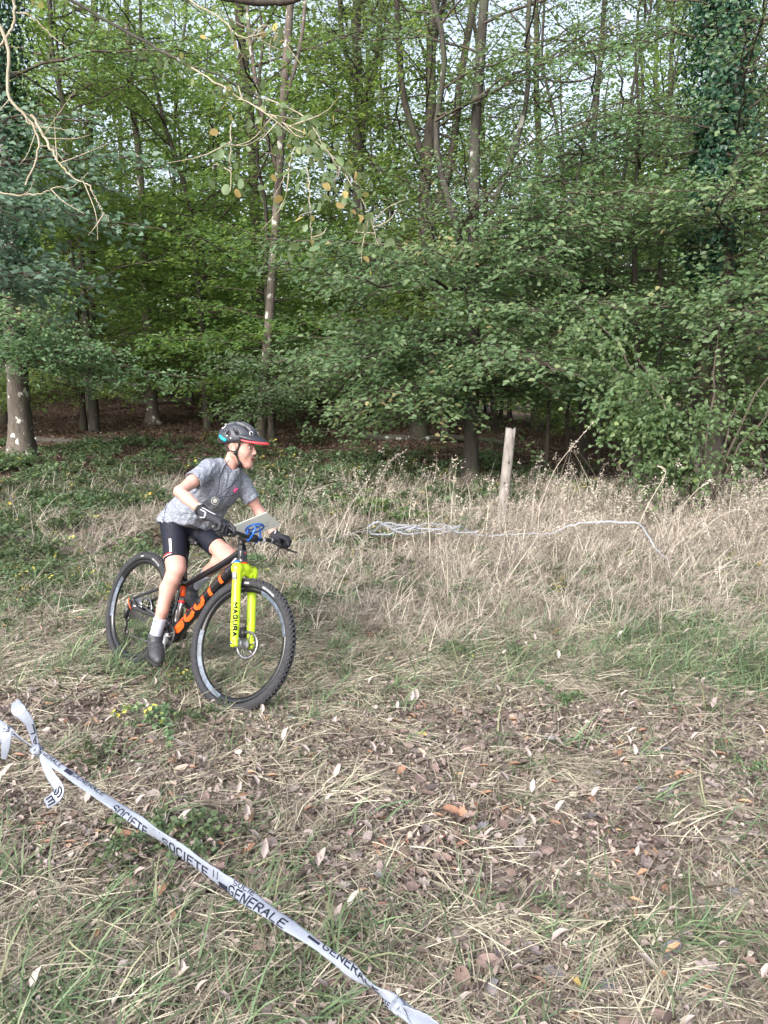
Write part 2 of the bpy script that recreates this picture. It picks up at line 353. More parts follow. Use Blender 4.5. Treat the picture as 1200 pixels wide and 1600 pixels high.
def forest():
    A = (0, 360)
    # ---- trees of the edge, each with a place of its own
    make_tree('ivy_clad_oak', 'large oak wrapped in dark ivy above a bare white spotted base, far left', 40, 15.0, 0.215, 15, (0.010, 0.0), 0.02, 'bark_spot', 'leaf_front',
              [(14, 6, 14, 2, 4.0, 0.5, 0.2, *A, 0.075, 0.05, 24), (16, 1.7, 3.0, 1.4, 3.2, 0.0, 0.10, -80, 10, 0.075, 0.05, 34)], ivy=(1.9, 13, 0.40, 14000))
    make_tree('wild_cherry', 'slim pale mottled trunk leaning right, in the middle of the left half behind the rider', 409, 17.0, 0.105, 17, (0.092, 0.02), 0.03, 'bark_cherry', 'leaf_front',
              [(16, 7, 16, 1.6, 3.4, 0.8, 0.25, *A, 0.08, 0.05, 18), (16, 0.6, 1.9, 1.0, 2.4, 0.1, 0.1, -150, 60, 0.075, 0.05, 36)], top=0.45, flare=0.3, forks=((5.6, -.10, 0, .05), (7.0, .12, 0, .045)))
    make_tree('oak_tree', 'straight dark trunk rising behind thin foliage left of the picture centre', 562, 21.0, 0.20, 18, (-0.004, 0), 0.05, 'bark', 'leaf_wood',
              [(26, 6, 17, 1.8, 4.2, 0.7, 0.3, *A, 0.085, 0.05, 17)], forks=((7.0, .10, 0, .09), (8.5, -.12, 0, .07)))
    make_tree('hornbeam', 'forked hornbeam directly behind the fence post with low layered branches reaching left', 735, 12.6, 0.115, 14, (0.004, 0.01), 0.07, 'bark', 'leaf_front',
              [(30, 1.0, 3.6, 1.6, 3.6, 0.06, 0.10, 150, 290, 0.085, 0.052, 34), (26, 1.3, 4.2, 1.6, 3.2, 0.06, 0.10, -70, 40, 0.085, 0.052, 32), (17, 3.6, 7, 1.2, 3.0, 0.5, 0.2, 150, 390, 0.07, 0.042, 28), (14, 7, 13, 1.2, 3.0, 0.9, 0.25, *A, 0.075, 0.045, 20)], yel=0.25, forks=((2.6, -.10, .02, .06), (3.4, .13, .0, .05)))
    make_tree('ivy_clad_ash', 'tall trunk smothered in dark ivy up to the top, behind the hazel bush', 1090, 12.0, 0.16, 13, (0.004, 0.0), 0.03, 'bark_dark', 'leaf_front',
              [(12, 7, 14, 1.5, 3.4, 0.6, 0.2, *A, 0.08, 0.05, 18)], ivy=(3.2, 12, 0.34, 18000))
    make_tree('leaning_hornbeam', 'short thick dark trunk tilted right under the foliage, near the right edge', 1105, 11.6, 0.15, 7.2, (0.03, 0.02), 0.05, 'bark_dark', 'leaf_front',
              [(22, 1.6, 4.6, 1.4, 3.0, 0.10, 0.10, 130, 300, 0.086, 0.054, 32), (20, 1.4, 5.0, 1.0, 2.8, 0.10, 0.10, -90, 60, 0.086, 0.054, 32), (20, 4.2, 7.2, 1.2, 2.6, 0.25, 0.12, *A, 0.075, 0.045, 26)], yel=0.15, top=0.12)
    make_tree('grey_oak', 'pale grey trunk cut by the right edge of the picture', 1205, 13.5, 0.17, 14, (0.0, 0.0), 0.04, 'bark', 'leaf_blue',
              [(22, 5, 13, 1.6, 3.4, 0.3, 0.2, 120, 290, 0.085, 0.055, 26), (10, 5, 12, 1.6, 2.6, 0.05, 0.1, -90, 90, 0.085, 0.055, 24)])
    make_tree('twin_oak', 'dark trunk with crooked upper limbs against the sky, just left of the hornbeam', 655, 18.0, 0.17, 18, (0.01, 0), 0.09, 'bark_dark', 'leaf_wood',
              [(34, 5, 16, 1.4, 3.8, 0.9, 0.3, *A, 0.08, 0.048, 20)], forks=((4.5, .14, 0, .10), (6.0, -.10, 0, .08), (7.5, .05, .1, .06)))
    make_tree('mossy_oak', 'trunk with pale blotches and a mossy foot in the left part of the wood', 245, 21.0, 0.135, 15, (-0.02, 0), 0.05, 'bark_spot', 'leaf_wood',
              [(22, 4.5, 14, 1.6, 3.8, 0.5, 0.2, *A, 0.085, 0.05, 20)], flare=0.9)
    make_tree('sapling_beech', 'thin young beech with bright leaves between the ivy clad oak and the mossy oak', 138, 19.5, 0.075, 10, (0.0, 0), 0.03, 'bark_dark', 'leaf_wood',
              [(30, 2.5, 9, 1.2, 2.8, 0.3, 0.12, *A, 0.075, 0.045, 28), (22, 0.9, 2.5, 1.3, 2.8, 0.12, 0.10, *A, 0.078, 0.047, 34)])
    make_tree('young_maple', 'young maple with blue green foliage hanging in front of the ivy clad oak', 0, 10.5, 0.09, 6.6, (0.02, 0.0), 0.03, 'bark', 'leaf_blue',
              [(17, 2.6, 4.9, 1.4, 2.8, 0.02, 0.10, -75, 20, 0.090, 0.074, 24), (8, 2.0, 4.6, 1.0, 1.8, 0.1, 0.1, 180, 320, 0.085, 0.065, 22)], x=-5.75)
    make_tree('slender_hornbeam', 'slender hornbeam with airy grey green foliage between the post and the ivy clad ash', 905, 14.5, 0.085, 12, (0.0, 0), 0.06, 'bark_dark', 'leaf_front',
              [(32, 2.0, 6.5, 1.5, 3.2, 0.25, 0.15, *A, 0.07, 0.042, 30), (14, 6.5, 12, 1.2, 2.6, 0.9, 0.2, *A, 0.07, 0.042, 18)], yel=0.3, forks=((2.2, .12, .02, .045), (3.0, -.14, 0, .04)))
    # ---- small dark stems under the right-hand foliage
    st = [(850, 12.5, 0.035, 'thin dark stem just right of the fence post'), (885, 13.6, 0.04, 'dark stem second from the fence post, under the foliage'), (932, 14.2, 0.035, 'thin straight stem below the slender hornbeam'),
          (990, 12.4, 0.07, 'dark crooked stem under the hazel leaves'), (1012, 13.2, 0.05, 'dark stem close behind the crooked stem under the hazel'), (1070, 12.6, 0.085, 'broad dark stem just left of the tilted trunk')]
    for (u, y, r, lab) in st:
        make_tree('understorey_tree', lab, u, y, r, 7, (rng.normal()*0.03, 0), 0.05, 'bark_dark', 'leaf_front', [(14, 1.9, 6.5, 0.8, 2.0, 0.1, 0.1, *A, 0.07, 0.042, 30)], group='young trees under the right-hand foliage')
    # ---- trees deeper in the wood: six kinds, then copies
    kinds = []
    for k in range(6):
        tall = k >= 3
        if not tall: sp = [(30, 0.8, 5.0, 1.4, 3.6, 0.22, 0.14, *A, 0.125, 0.075, 20), (22, 4.0, 8.8, 1.2, 3.2, 0.5, 0.2, *A, 0.125, 0.075, 16)]
        else: sp = [(16, 4.0, 9.0, 1.6, 4.2, 0.4, 0.2, *A, 0.14, 0.085, 15), (26, 8.0, 18.0, 1.6, 4.0, 0.75, 0.3, *A, 0.13, 0.08, 14)]
        kinds.append(make_tree('beech_tree' if not tall else 'forest_tree', '', 600, 30, 0.06+0.015*k if not tall else 0.11+0.02*(k-3), 11 if not tall else 19, (rng.normal()*0.03, rng.normal()*0.03), 0.13, 'bark_dark' if k % 2 else 'bark', 'leaf_wood', sp, six=False))
    spots = []; g2 = np.random.default_rng(21)
    while len(spots) < 118:
        y = 17.5+29*g2.random()**1.05; x = g2.uniform(-0.88, 0.84)*y
        if all((x-a)**2+(y-b)**2 > (2.0+0.02*y)**2 for a, b in spots): spots.append((x, y))
    spots.sort(key=lambda s: s[1])
    anchors = [(30, 'ivy clad oak'), (245, 'mossy oak'), (430, 'pale mottled trunk'), (562, 'straight dark trunk'), (735, 'forked hornbeam'), (905, 'slender hornbeam'), (1105, 'tilted trunk')]
    ords = ['nearest', 'second', 'third', 'fourth', 'fifth', 'sixth', 'seventh', 'eighth', 'ninth', 'tenth', 'eleventh', 'twelfth', 'thirteenth', 'fourteenth', 'fifteenth', 'sixteenth', 'seventeenth', 'eighteenth', 'nineteenth', 'twentieth', 'twenty-first', 'twenty-second', 'twenty-third', 'twenty-fourth', 'twenty-fifth', 'twenty-sixth', 'twenty-seventh', 'twenty-eighth']; seen = {}
    for i, (x, y) in enumerate(spots):
        k = int(g2.integers(0, 3)) if g2.random() < 0.58 or y < 21 else int(g2.integers(3, 6)); src = kinds[k]; tall = k >= 3
        u = 600+FPX*x/y; an_ = min(anchors, key=lambda a: abs(a[0]-u)); sd_ = 'left' if u < an_[0] else 'right'; kd = (tall, an_[1], sd_); seen[kd] = seen.get(kd, 0)+1
        lab = f"{'tall dark tree' if tall else 'young leafy beech'} deep in the wood, {ords[min(seen[kd], len(ords))-1]} one {sd_} of the {an_[1]}"
        grp = 'tall trees inside the wood' if tall else 'young beeches inside the wood'
        s = g2.uniform(0.8, 1.15); sc = (s, s, s*g2.uniform(0.9, 1.1)); loc = (x, y, GX(x, y)); rz = g2.uniform(0, 6.28)
        if not src['label']: src.location = loc; src.rotation_euler = (0, 0, rz); src.scale = sc; src['label'] = lab; src['group'] = grp
        else: dup(src, loc, rz, sc, lab, grp)
    # ---- the mass of leaves far behind
    lm = MB(); K = 110000; y = rng.uniform(66, 86, K); x = rng.uniform(-1.0, 1.0, K)*y
    top = 10+8*vnoise(x, y*0.3, 0.16, 8); z = gz(x, y)+0.4+(top-0.4)*rng.random(K)**0.85
    z += (vnoise(x, y, 0.5, 9)-0.5)*2
    leaves(lm, np.stack([x, y, np.maximum(z, gz(x, y)+0.2)], 1), rdir(K), np.array([0, -0.4, 1.0])+rdir(K, 0.4), rng.uniform(0.35, 0.65, K), rng.uniform(0.25, 0.4, K), np.clip(rng.normal(0.5, 0.2, K), 0, 1), False)
    o = lm.build('far_woodland', M['leaf_wood']); tag(o, 'mass of yellow green leaves far back in the wood', 'woodland', kind='stuff')
forest()
# ------------------------------------------------------------------ ground cover (uncountable: stuff)
def blade_mat(name, stops, trans, tmix=0.2, rough=0.6, obj=0.3): return leaf_mat(name, stops, trans, tmix, rough, obj)
M['straw'] = blade_mat('dry straw', [(0.0, (0.115, 0.095, 0.075)), (0.3, (0.235, 0.205, 0.160)), (0.7, (0.37, 0.33, 0.262)), (0.9, (0.51, 0.465, 0.38)), (1.0, (0.16, 0.20, 0.115))], (0.36, 0.33, 0.24), 0.15, obj=0.4)
M['drygrass'] = blade_mat('tall dry grass', [(0.0, (0.145, 0.118, 0.098)), (0.35, (0.275, 0.235, 0.198)), (0.75, (0.43, 0.382, 0.332)), (1.0, (0.57, 0.525, 0.465))], (0.40, 0.35, 0.28), 0.2, obj=0.4)
M['grass'] = blade_mat('green grass', [(0.0, (0.055, 0.090, 0.048)), (0.4, (0.10, 0.148, 0.075)), (0.75, (0.15, 0.20, 0.105)), (1.0, (0.33, 0.31, 0.20))], (0.22, 0.32, 0.12), 0.3, obj=0.35)
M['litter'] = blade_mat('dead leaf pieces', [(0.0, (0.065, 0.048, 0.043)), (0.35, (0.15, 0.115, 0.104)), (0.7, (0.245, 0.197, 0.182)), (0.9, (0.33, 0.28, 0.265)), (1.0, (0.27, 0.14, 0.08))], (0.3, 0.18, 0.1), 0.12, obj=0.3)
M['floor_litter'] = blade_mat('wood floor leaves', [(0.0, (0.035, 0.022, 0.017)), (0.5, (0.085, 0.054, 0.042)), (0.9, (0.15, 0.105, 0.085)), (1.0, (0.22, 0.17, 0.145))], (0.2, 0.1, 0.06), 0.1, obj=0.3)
M['bramble'] = blade_mat('bramble leaves', [(0.0, (0.050, 0.082, 0.042)), (0.5, (0.095, 0.138, 0.070)), (0.88, (0.16, 0.20, 0.09)), (0.96, (0.32, 0.29, 0.10)), (1.0, (0.46, 0.35, 0.08))], (0.20, 0.30, 0.09), 0.32, obj=0.45)
M['fern'] = blade_mat('fern fronds', [(0.0, (0.05, 0.10, 0.03)), (1.0, (0.14, 0.23, 0.06))], (0.28, 0.42, 0.06), 0.35)
def blades(mb, K, base_r, l0, l1, w, elev0, elev1, arc, r=None, seg=3, dirspread=2*math.pi, az0=0.0, lift=0.0):
    """K grass blades from a patch of radius base_r; elev in degrees above the ground; arc bends them down"""
    az = az0+rng.uniform(-0.5, 0.5, K)*dirspread; e = np.radians(rng.uniform(elev0, elev1, K)); L = rng.uniform(l0, l1, K)
    b = rng.uniform(0, 2*np.pi, K); rr = base_r*np.sqrt(rng.random(K)); p = np.stack([np.cos(b)*rr, np.sin(b)*rr, lift*rng.random(K)], 1)
    t = np.linspace(0, 1, seg+1); bend = arc*rng.uniform(0.3, 1.3, K); az2 = az+rng.normal(0, 0.35, K)
    V = []
    for tt in t:
        el = e-bend*tt; a = az+(az2-az)*tt
        d = np.stack([np.cos(a)*np.cos(el), np.sin(a)*np.cos(el), np.sin(el)], 1)
        if tt > 0: p = p+d*(L/seg)[:, None]
        q = p.copy(); q[:, 2] = np.maximum(q[:, 2], 0.003+0.004*tt)
        s = np.stack([-np.sin(a), np.cos(a), 0.35*np.ones(K)], 1)*(w*(1-0.75*tt**1.5))*0.5
        V += [q-s, q+s]
    V = np.stack(V, 1); nv = 2*(seg+1); bi = np.arange(K)[:, None]*nv
    f = np.concatenate([bi+np.array([[2*i, 2*i+1, 2*i+3, 2*i+2]]) for i in range(seg)])
    r = np.clip(rng.beta(2, 2, K), 0, 1) if r is None else r
    mb.add(V.reshape(-1, 3), f, np.tile(r, seg)); return p, r
def variants(name, mat, fn, n):
    c = bpy.data.collections.new(name)
    for i in range(n):
        mb = MB(); fn(mb, i); o = bpy.data.objects.new(name, mb.mesh(name, mat)); c.objects.link(o)
    return c
def scatter(name, label, cat, coll, x, y, scale, mat_list=None, tilt=0.15, dz=0.0, follow=True):
    """one stuff object: points on the ground, each carrying a tuft of the given collection"""
    K = len(x); z = gz(x, y)+dz; me = bpy.data.meshes.new(name); me.vertices.add(K)
    me.vertices.foreach_set('co', np.stack([x, y, z], 1).astype(np.float32).ravel())
    e = 0.05; sx = (gz(x+e, y)-gz(x-e, y))/(2*e); sy = (gz(x, y+e)-gz(x, y-e))/(2*e)
    rz = rng.uniform(0, 2*np.pi, K)
    tx = np.arctan(sy)*follow+rng.normal(0, tilt, K); ty = -np.arctan(sx)*follow+rng.normal(0, tilt, K)
    a = me.attributes.new('rot', 'FLOAT_VECTOR', 'POINT')
    # small slope tilt turned into the tuft's own frame
    cz, sz = np.cos(rz), np.sin(rz); a.data.foreach_set('vector', np.stack([tx, ty, rz], 1).astype(np.float32).ravel())
    a = me.attributes.new('scl', 'FLOAT', 'POINT'); a.data.foreach_set('value', np.broadcast_to(scale, (K,)).astype(np.float32))
    a = me.attributes.new('idx', 'INT', 'POINT'); a.data.foreach_set('value', rng.integers(0, len(coll.objects), K).astype(np.int32))
    ng = bpy.data.node_groups.new(name+' scatter', 'GeometryNodeTree')
    ng.interface.new_socket('Geometry', in_out='INPUT', socket_type='NodeSocketGeometry'); ng.interface.new_socket('Geometry', in_out='OUTPUT', socket_type='NodeSocketGeometry')
    gi = ng.nodes.new('NodeGroupInput'); go = ng.nodes.new('NodeGroupOutput'); ip = ng.nodes.new('GeometryNodeInstanceOnPoints')
    ci = ng.nodes.new('GeometryNodeCollectionInfo'); ci.inputs['Collection'].default_value = coll
    ci.inputs['Separate Children'].default_value = True; ci.inputs['Reset Children'].default_value = True
    def attr(n, t):
        q = ng.nodes.new('GeometryNodeInputNamedAttribute'); q.data_type = t; q.inputs['Name'].default_value = n; return q.outputs[0]
    L = ng.links.new; L(gi.outputs[0], ip.inputs['Points']); L(ci.outputs[0], ip.inputs['Instance']); ip.inputs['Pick Instance'].default_value = True
    L(attr('idx', 'INT'), ip.inputs['Instance Index']); L(attr('scl', 'FLOAT'), ip.inputs['Scale'])
    er = ng.nodes.new('FunctionNodeEulerToRotation'); L(attr('rot', 'FLOAT_VECTOR'), er.inputs[0]); L(er.outputs[0], ip.inputs['Rotation']); L(ip.outputs[0], go.inputs[0])
    o = link(name, me); md = o.modifiers.new('scatter', 'NODES'); md.node_group = ng
    return tag(o, label, cat, kind='stuff')
def wedge(K, y0, y1, m=1.3, p=1.0):
    """points in the widened view wedge, K before thinning"""
    y = y0+(y1-y0)*rng.random(K)**p; x = rng.uniform(-1, 1, K)*(0.52*y+m); return x, y
def thin(x, y, dens):
    k = rng.random(len(x)) < np.clip(dens, 0, 1); return x[k], y[k]
def track(x, y):
    """1 on the bare, leaf strewn track, 0 beside it"""
    c = 3.35-0.10*(x+1.2)+0.5*(fbm(x, y, 0.5, 31)-0.5); d = np.abs(y-c)
    a = 1-sstep(0.45, 1.45, d)
    c2 = 1.95-0.25*x+0.5*(fbm(x, y, 0.6, 37)-0.5); b = (1-sstep(0.15, 0.55, np.abs(y-c2)))*sstep(-0.2, 0.5, x)*0.8
    return np.clip(np.maximum(a, b)+0.9*(fbm(x, y, 1.3, 33)-0.5), 0, 1)
def cover():
    tall = lambda x, y: sstep(4.9, 6.0, y+0.9*(fbm(x, y, 0.7, 41)-0.5)*2)*(1-sstep(9.5, 10.8, y+1.4*(fbm(x, y, 0.6, 45)-0.5)))*sstep(-1.1, 0.2, x+0.35*(y-6)*0.3+1.0*(fbm(x, y, 0.8, 43)-0.5))
    # lying straw
    def f(mb, i):
        K = 30; az = rng.uniform(0, 6.28); blades(mb, K, 0.10, 0.07, 0.28, 0.0040, 0, 22, 0.5, dirspread=[0.9, 1.6, 3.0, 6.28][i % 4], az0=az, lift=0.025)
        blades(mb, 10, 0.12, 0.03, 0.12, 0.0042, 0, 40, 0.6)
    c = variants('straw', M['straw'], f, 12)
    x, y = wedge(34000, 1.1, 13.0, 1.4, 1.1); x, y = thin(x, y, 0.33+0.67*(1-track(x, y)))
    x, y = thin(x, y, 0.20+0.80*sstep(0.36, 0.60, fbm(x, y, 1.5, 51, 4))); x, y = thin(x, y, 1-0.65*sstep(8.5, 12, y))
    scatter('straw', 'pale dry straw lying flat over the ground in tangled swathes', 'straw', c, x, y, rng.uniform(0.6, 1.25, len(x)), tilt=0.08, dz=-0.004)
    # green grass
    def f(mb, i): blades(mb, 18, 0.06, 0.05, 0.21, 0.0062, 20, 80, 1.2)
    c = variants('grass', M['grass'], f, 8)
    x, y = wedge(24000, 1.1, 12.0, 1.4, 1.1)
    pat = sstep(0.47, 0.66, fbm(x, y, 0.85, 61, 3))+0.5*sstep(4.0, 4.8, y)*(1-sstep(5.6, 7.0, y))*sstep(-0.4, 1.0, x)+0.5*(1-sstep(-1.2, -0.2, x-0.1*y+0.3))*(1-sstep(2.6, 3.4, y))
    x, y = thin(x, y, (pat*0.55+0.22)*(1-0.86*track(x, y))*(1-0.35*tall(x, y)))
    scatter('green_grass', 'patches of short green grass growing through the straw', 'grass', c, x, y, rng.uniform(0.55, 1.35, len(x)), tilt=0.15)
    # tall dry grass: low and lodged in front, standing stems behind
    def f(mb, i):
        az = rng.uniform(0, 6.28); blades(mb, 13, 0.10, 0.20, 0.58, 0.0068, 15, 75, 1.7, seg=5, dirspread=[2.2, 4, 6.28][i % 3], az0=az)
        blades(mb, 15, 0.15, 0.12, 0.42, 0.0068, 2, 45, 0.9, dirspread=[2.2, 4, 6.28][i % 3], az0=az+.5)
        blades(mb, 5, 0.10, 0.10, 0.36, 0.0052, 60, 88, 0.5, seg=3)
    c = variants('drygrass', M['drygrass'], f, 12)
    x, y = wedge(19000, 4.6, 12.6, 1.6, 0.9); x, y = thin(x, y, np.maximum(tall(x, y)*(0.08+0.92*sstep(0.46, 0.60, fbm(x, y, 1.3, 47, 3))), 0.55*sstep(5.6, 6.6, y)*(1-sstep(11.0, 13.0, y))*sstep(0.38, 0.58, fbm(x, y, 0.9, 57, 3))))
    s = rng.uniform(0.5, 1.1, len(x))*(0.70+0.35*sstep(5.2, 8.8, y))
    scatter('dry_grass', 'bleached dry grass, lodged and tangled, in front of the wood', 'grass', c, x, y, s, tilt=0.25)
    def f(mb, i):
        tip, r = blades(mb, 5, 0.12, 0.50, 0.95, 0.0055, 55, 88, 0.9, seg=6)
        K = len(tip)*14; q = np.repeat(tip, 14, 0)+rng.normal(size=(K, 3))*np.array([0.012, 0.012, 0.035]); leaves(mb, q, np.array([0, 0, 0.3])+rdir(K, 0.7), rdir(K)+[0, -1, 0], 0.028, 0.010, np.clip(0.6+0.25*rng.normal(size=K), 0, 1), False)
        blades(mb, 9, 0.12, 0.25, 0.65, 0.0065, 35, 85, 1.6, seg=5)
    c = variants('standing_grass', M['drygrass'], f, 8)
    x, y = wedge(8000, 5.2, 10.8, 1.6, 0.8); x, y = thin(x, y, tall(x, y)*(0.10+0.8*sstep(7.7, 8.6, y))*(0.06+0.94*sstep(0.50, 0.60, fbm(x, y, 1.3, 49, 3)))*(1-0.9*np.exp(-((x-0.153*y)/0.28)**2)*(y < 9.7)))
    scatter('standing_dry_grass', 'taller dry grass stems with seed heads standing before the dark wood floor', 'grass', c, x, y, rng.uniform(0.5, 1.05, len(x))*(0.62+0.45*sstep(7.6, 8.8, y)), tilt=0.28)
    # leaf litter pieces
    def f(mb, i):
        K = 16; b = rng.uniform(0, 6.28, K); rr = 0.16*np.sqrt(rng.random(K)); p = np.stack([np.cos(b)*rr, np.sin(b)*rr, 0.004+0.03*rng.random(K)**2], 1)
        d = rdir(K); d[:, 2] *= 0.25; leaves(mb, p, d, np.array([0, 0, 1.0])+rdir(K, 0.45), 0.012+0.05*rng.random(K)**2, rng.uniform(0.007, 0.03, K), rng.random(K), True, fold=0.5*rng.normal())
    c = variants('litter', M['litter'], f, 10)
    x, y = wedge(17000, 1.1, 12.0, 1.4, 1.15); x, y = thin(x, y, 0.30+0.75*track(x, y)+0.3*sstep(6, 8, y))
    scatter('leaf_litter', 'small broken brown leaf pieces strewn over the track', 'leaf litter', c, x, y, rng.uniform(0.6, 1.3, len(x)), tilt=0.05)
    def f(mb, i):
        K = 16; b = rng.uniform(0, 6.28, K); rr = 0.16*np.sqrt(rng.random(K)); p = np.stack([np.cos(b)*rr, np.sin(b)*rr, 0.004+0.03*rng.random(K)**2], 1)
        d = rdir(K); d[:, 2] *= 0.25; leaves(mb, p, d, np.array([0, 0, 1.0])+rdir(K, 0.45), rng.uniform(0.02, 0.055, K), rng.uniform(0.012, 0.035, K), rng.random(K), True, fold=0.5*rng.normal())
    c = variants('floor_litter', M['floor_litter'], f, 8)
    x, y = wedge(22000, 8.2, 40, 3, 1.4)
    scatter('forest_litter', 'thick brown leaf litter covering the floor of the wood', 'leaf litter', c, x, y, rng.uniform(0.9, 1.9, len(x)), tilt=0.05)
    # brambles and low green plants
    def f(mb, i):
        for q in range(6):
            az = rng.uniform(0, 6.28); L = rng.uniform(0.25, 0.7); t = np.linspace(0, 1, 12); h = np.array([math.cos(az), math.sin(az), 0])
            P = np.outer(t*L, h); P[:, 2] = L*(1.1*t-0.9*t*t)*rng.uniform(0.6, 1.2); add_tube(mb, P[::3], 0.003, n=3, cap=False, r=0.2)
            K = 36; j = rng.integers(1, 12, K); leaves(mb, P[j]+rng.normal(size=(K, 3))*0.025, rdir(K)*[1, 1, 0.5], np.array([0, -0.2, 1.0])+rdir(K, 0.5), rng.uniform(0.04, 0.085, K), rng.uniform(0.03, 0.055, K), np.clip(rng.beta(2, 3, K)+(0.5 if rng.random() < 0.06 else 0)*rng.random(), 0, 1), True)
    c = variants('bramble', M['bramble'], f, 8)
    x, y = wedge(11000, 7.0, 20.0, 2, 0.9)
    edge = sstep(7.0, 8.6, y+1.5*(fbm(x, y, 0.5, 71)-0.5))*(1-sstep(12.0, 16.5, y-1.6*(x < -0.5)))
    left = 1-0.72*sstep(-0.5, 2.0, x-0.1*y+0.6); x, y = thin(x, y, edge*left*(0.04+0.26*sstep(0.46, 0.64, fbm(x, y, 0.7, 73, 3)))*(0.55+0.95*sstep(9.5, 11.5, y)))
    scatter('brambles', 'low green brambles with some yellowed leaves along the foot of the wood', 'brambles', c, x, y, rng.uniform(0.45, 1.05, len(x)), tilt=0.1)
    # loose weeds within the tall grass and on the turf
    x, y = wedge(3600, 1.6, 11, 1.5, 0.8); x, y = thin(x, y, (0.025+1.0*sstep(5.5, 7.0, y))*sstep(0.38, 0.54, fbm(x, y, 1.2, 77, 3)))
    scatter('weeds', 'small broad leaved green weeds among the dry grass', 'weeds', c, x, y, rng.uniform(0.25, 0.5, len(x)), tilt=0.1)
cover()
# ------------------------------------------------------------------ smooth bodies: distance fields turned into one continuous mesh
class Field:
    def __init__(s, lo, hi, h):
        s.lo = np.asarray(lo, float); s.h = h; s.n = np.ceil((np.asarray(hi, float)-s.lo)/h).astype(int)+1
        s.v = np.full(s.n, 0.12, np.float32); s.ax = [(s.lo[i]+h*np.arange(s.n[i])).astype(np.float32) for i in range(3)]
    def win(s, lo, hi):
        a = np.clip(np.floor((np.asarray(lo)-s.lo)/s.h).astype(int), 0, s.n); b = np.clip(np.ceil((np.asarray(hi)-s.lo)/s.h).astype(int)+1, 0, s.n)
        return tuple(slice(i, j) for i, j in zip(a, b))
    def pts(s, w):
        x, y, z = (s.ax[i][w[i]] for i in range(3)); return np.stack(np.broadcast_arrays(x[:, None, None], y[None, :, None], z[None, None, :]), -1)
    def put(s, prim, k=0.0, op='add'):
        fn, lo, hi = prim; m = k+3*s.h; w = s.win(lo-m, hi+m)
        if any(q.stop <= q.start for q in w): return s
        d = fn(s.pts(w)).astype(np.float32); a = s.v[w]
        if op == 'sub': d = -d; sg = -1
        else: sg = 1
        if op == 'add' or op == 'sub':
            A, B = a*sg, d*sg
            if k > 0: hh = np.maximum(k-np.abs(A-B), 0)/k; r = np.minimum(A, B)-hh*hh*k*0.25
            else: r = np.minimum(A, B)
            s.v[w] = r*sg
        return s
    def keep(s, fn):
        """keep only where fn < 0"""
        s.v = np.maximum(s.v, fn(s.pts((slice(None),)*3)).astype(np.float32)); return s
    def val(s, p):
        q = np.clip((np.asarray(p, float)-s.lo)/s.h, 0, s.n-1.001); i = q.astype(int); f = q-i; r = 0
        for a in (0, 1):
            for b in (0, 1):
                for c in (0, 1): r = r+s.v[i[..., 0]+a, i[..., 1]+b, i[..., 2]+c]*np.abs(1-a-f[..., 0])*np.abs(1-b-f[..., 1])*np.abs(1-c-f[..., 2])
        return r
    def push(s, p, d, n=14):
        """move points onto the surface offset by d"""
        p = np.array(p, float)
        for k in range(n):
            e = s.h; g = np.stack([s.val(p+np.eye(3)[i]*e)-s.val(p-np.eye(3)[i]*e) for i in range(3)], -1); p = p+N3(g)*(d-s.val(p))[..., None]*0.8
        return p
    def surf(s):
        g = s.v; sg = g < 0; c = [(i, j, k) for i in (0, 1) for j in (0, 1) for k in (0, 1)]
        sl = lambda i, n: slice(i, n-1+i)
        cnt = sum(sg[sl(i, s.n[0]), sl(j, s.n[1]), sl(k, s.n[2])].astype(np.int8) for i, j, k in c)
        cells = np.argwhere((cnt > 0) & (cnt < 8)); K = len(cells)
        vals = np.stack([g[cells[:, 0]+i, cells[:, 1]+j, cells[:, 2]+k] for i, j, k in c], 1); cc = np.array(c, float)
        acc = np.zeros((K, 3)); num = np.zeros(K)
        for a in range(8):
            for b in range(a+1, 8):
                if np.abs(cc[a]-cc[b]).sum() == 1:
                    cr = (vals[:, a] < 0) != (vals[:, b] < 0); t = vals[:, a]/np.where(cr, vals[:, a]-vals[:, b], 1)
                    acc += np.where(cr[:, None], cc[a]+t[:, None]*(cc[b]-cc[a]), 0); num += cr
        V = s.lo+s.h*(cells+acc/num[:, None]); idm = np.full(s.n, -1, np.int64); idm[tuple(cells.T)] = np.arange(K)
        F = []
        for ax in range(3):
            o = [0, 1, 2]; o.remove(ax); u, v = (o[0], o[1]) if ax != 1 else (o[1], o[0])
            n = s.n.copy(); lo_ = [slice(1, n[i]-1) for i in range(3)]; hi_ = list(lo_); lo_[ax] = slice(0, n[ax]-1); hi_[ax] = slice(1, n[ax])
            A, B = sg[tuple(lo_)], sg[tuple(hi_)]; e = np.argwhere(A != B); inside = A[tuple(e.T)]
            base = e.copy(); 
            for i in range(3): base[:, i] += (0 if i == ax else 1)
            du = np.zeros(3, int); du[u] = 1; dv = np.zeros(3, int); dv[v] = 1
            q = np.stack([idm[tuple(base.T)], idm[tuple((base-du).T)], idm[tuple((base-du-dv).T)], idm[tuple((base-dv).T)]], 1)
            q[~inside] = q[~inside][:, ::-1]; F.append(q)
        F = np.concatenate(F); return V, F[(F >= 0).all(1)]
    def build(s, name, mat, parent, fn=None):
        V, F = s.surf(); mb = MB()
        if len(F): mb.add(V, F)
        return mb.build(name, mat, parent)
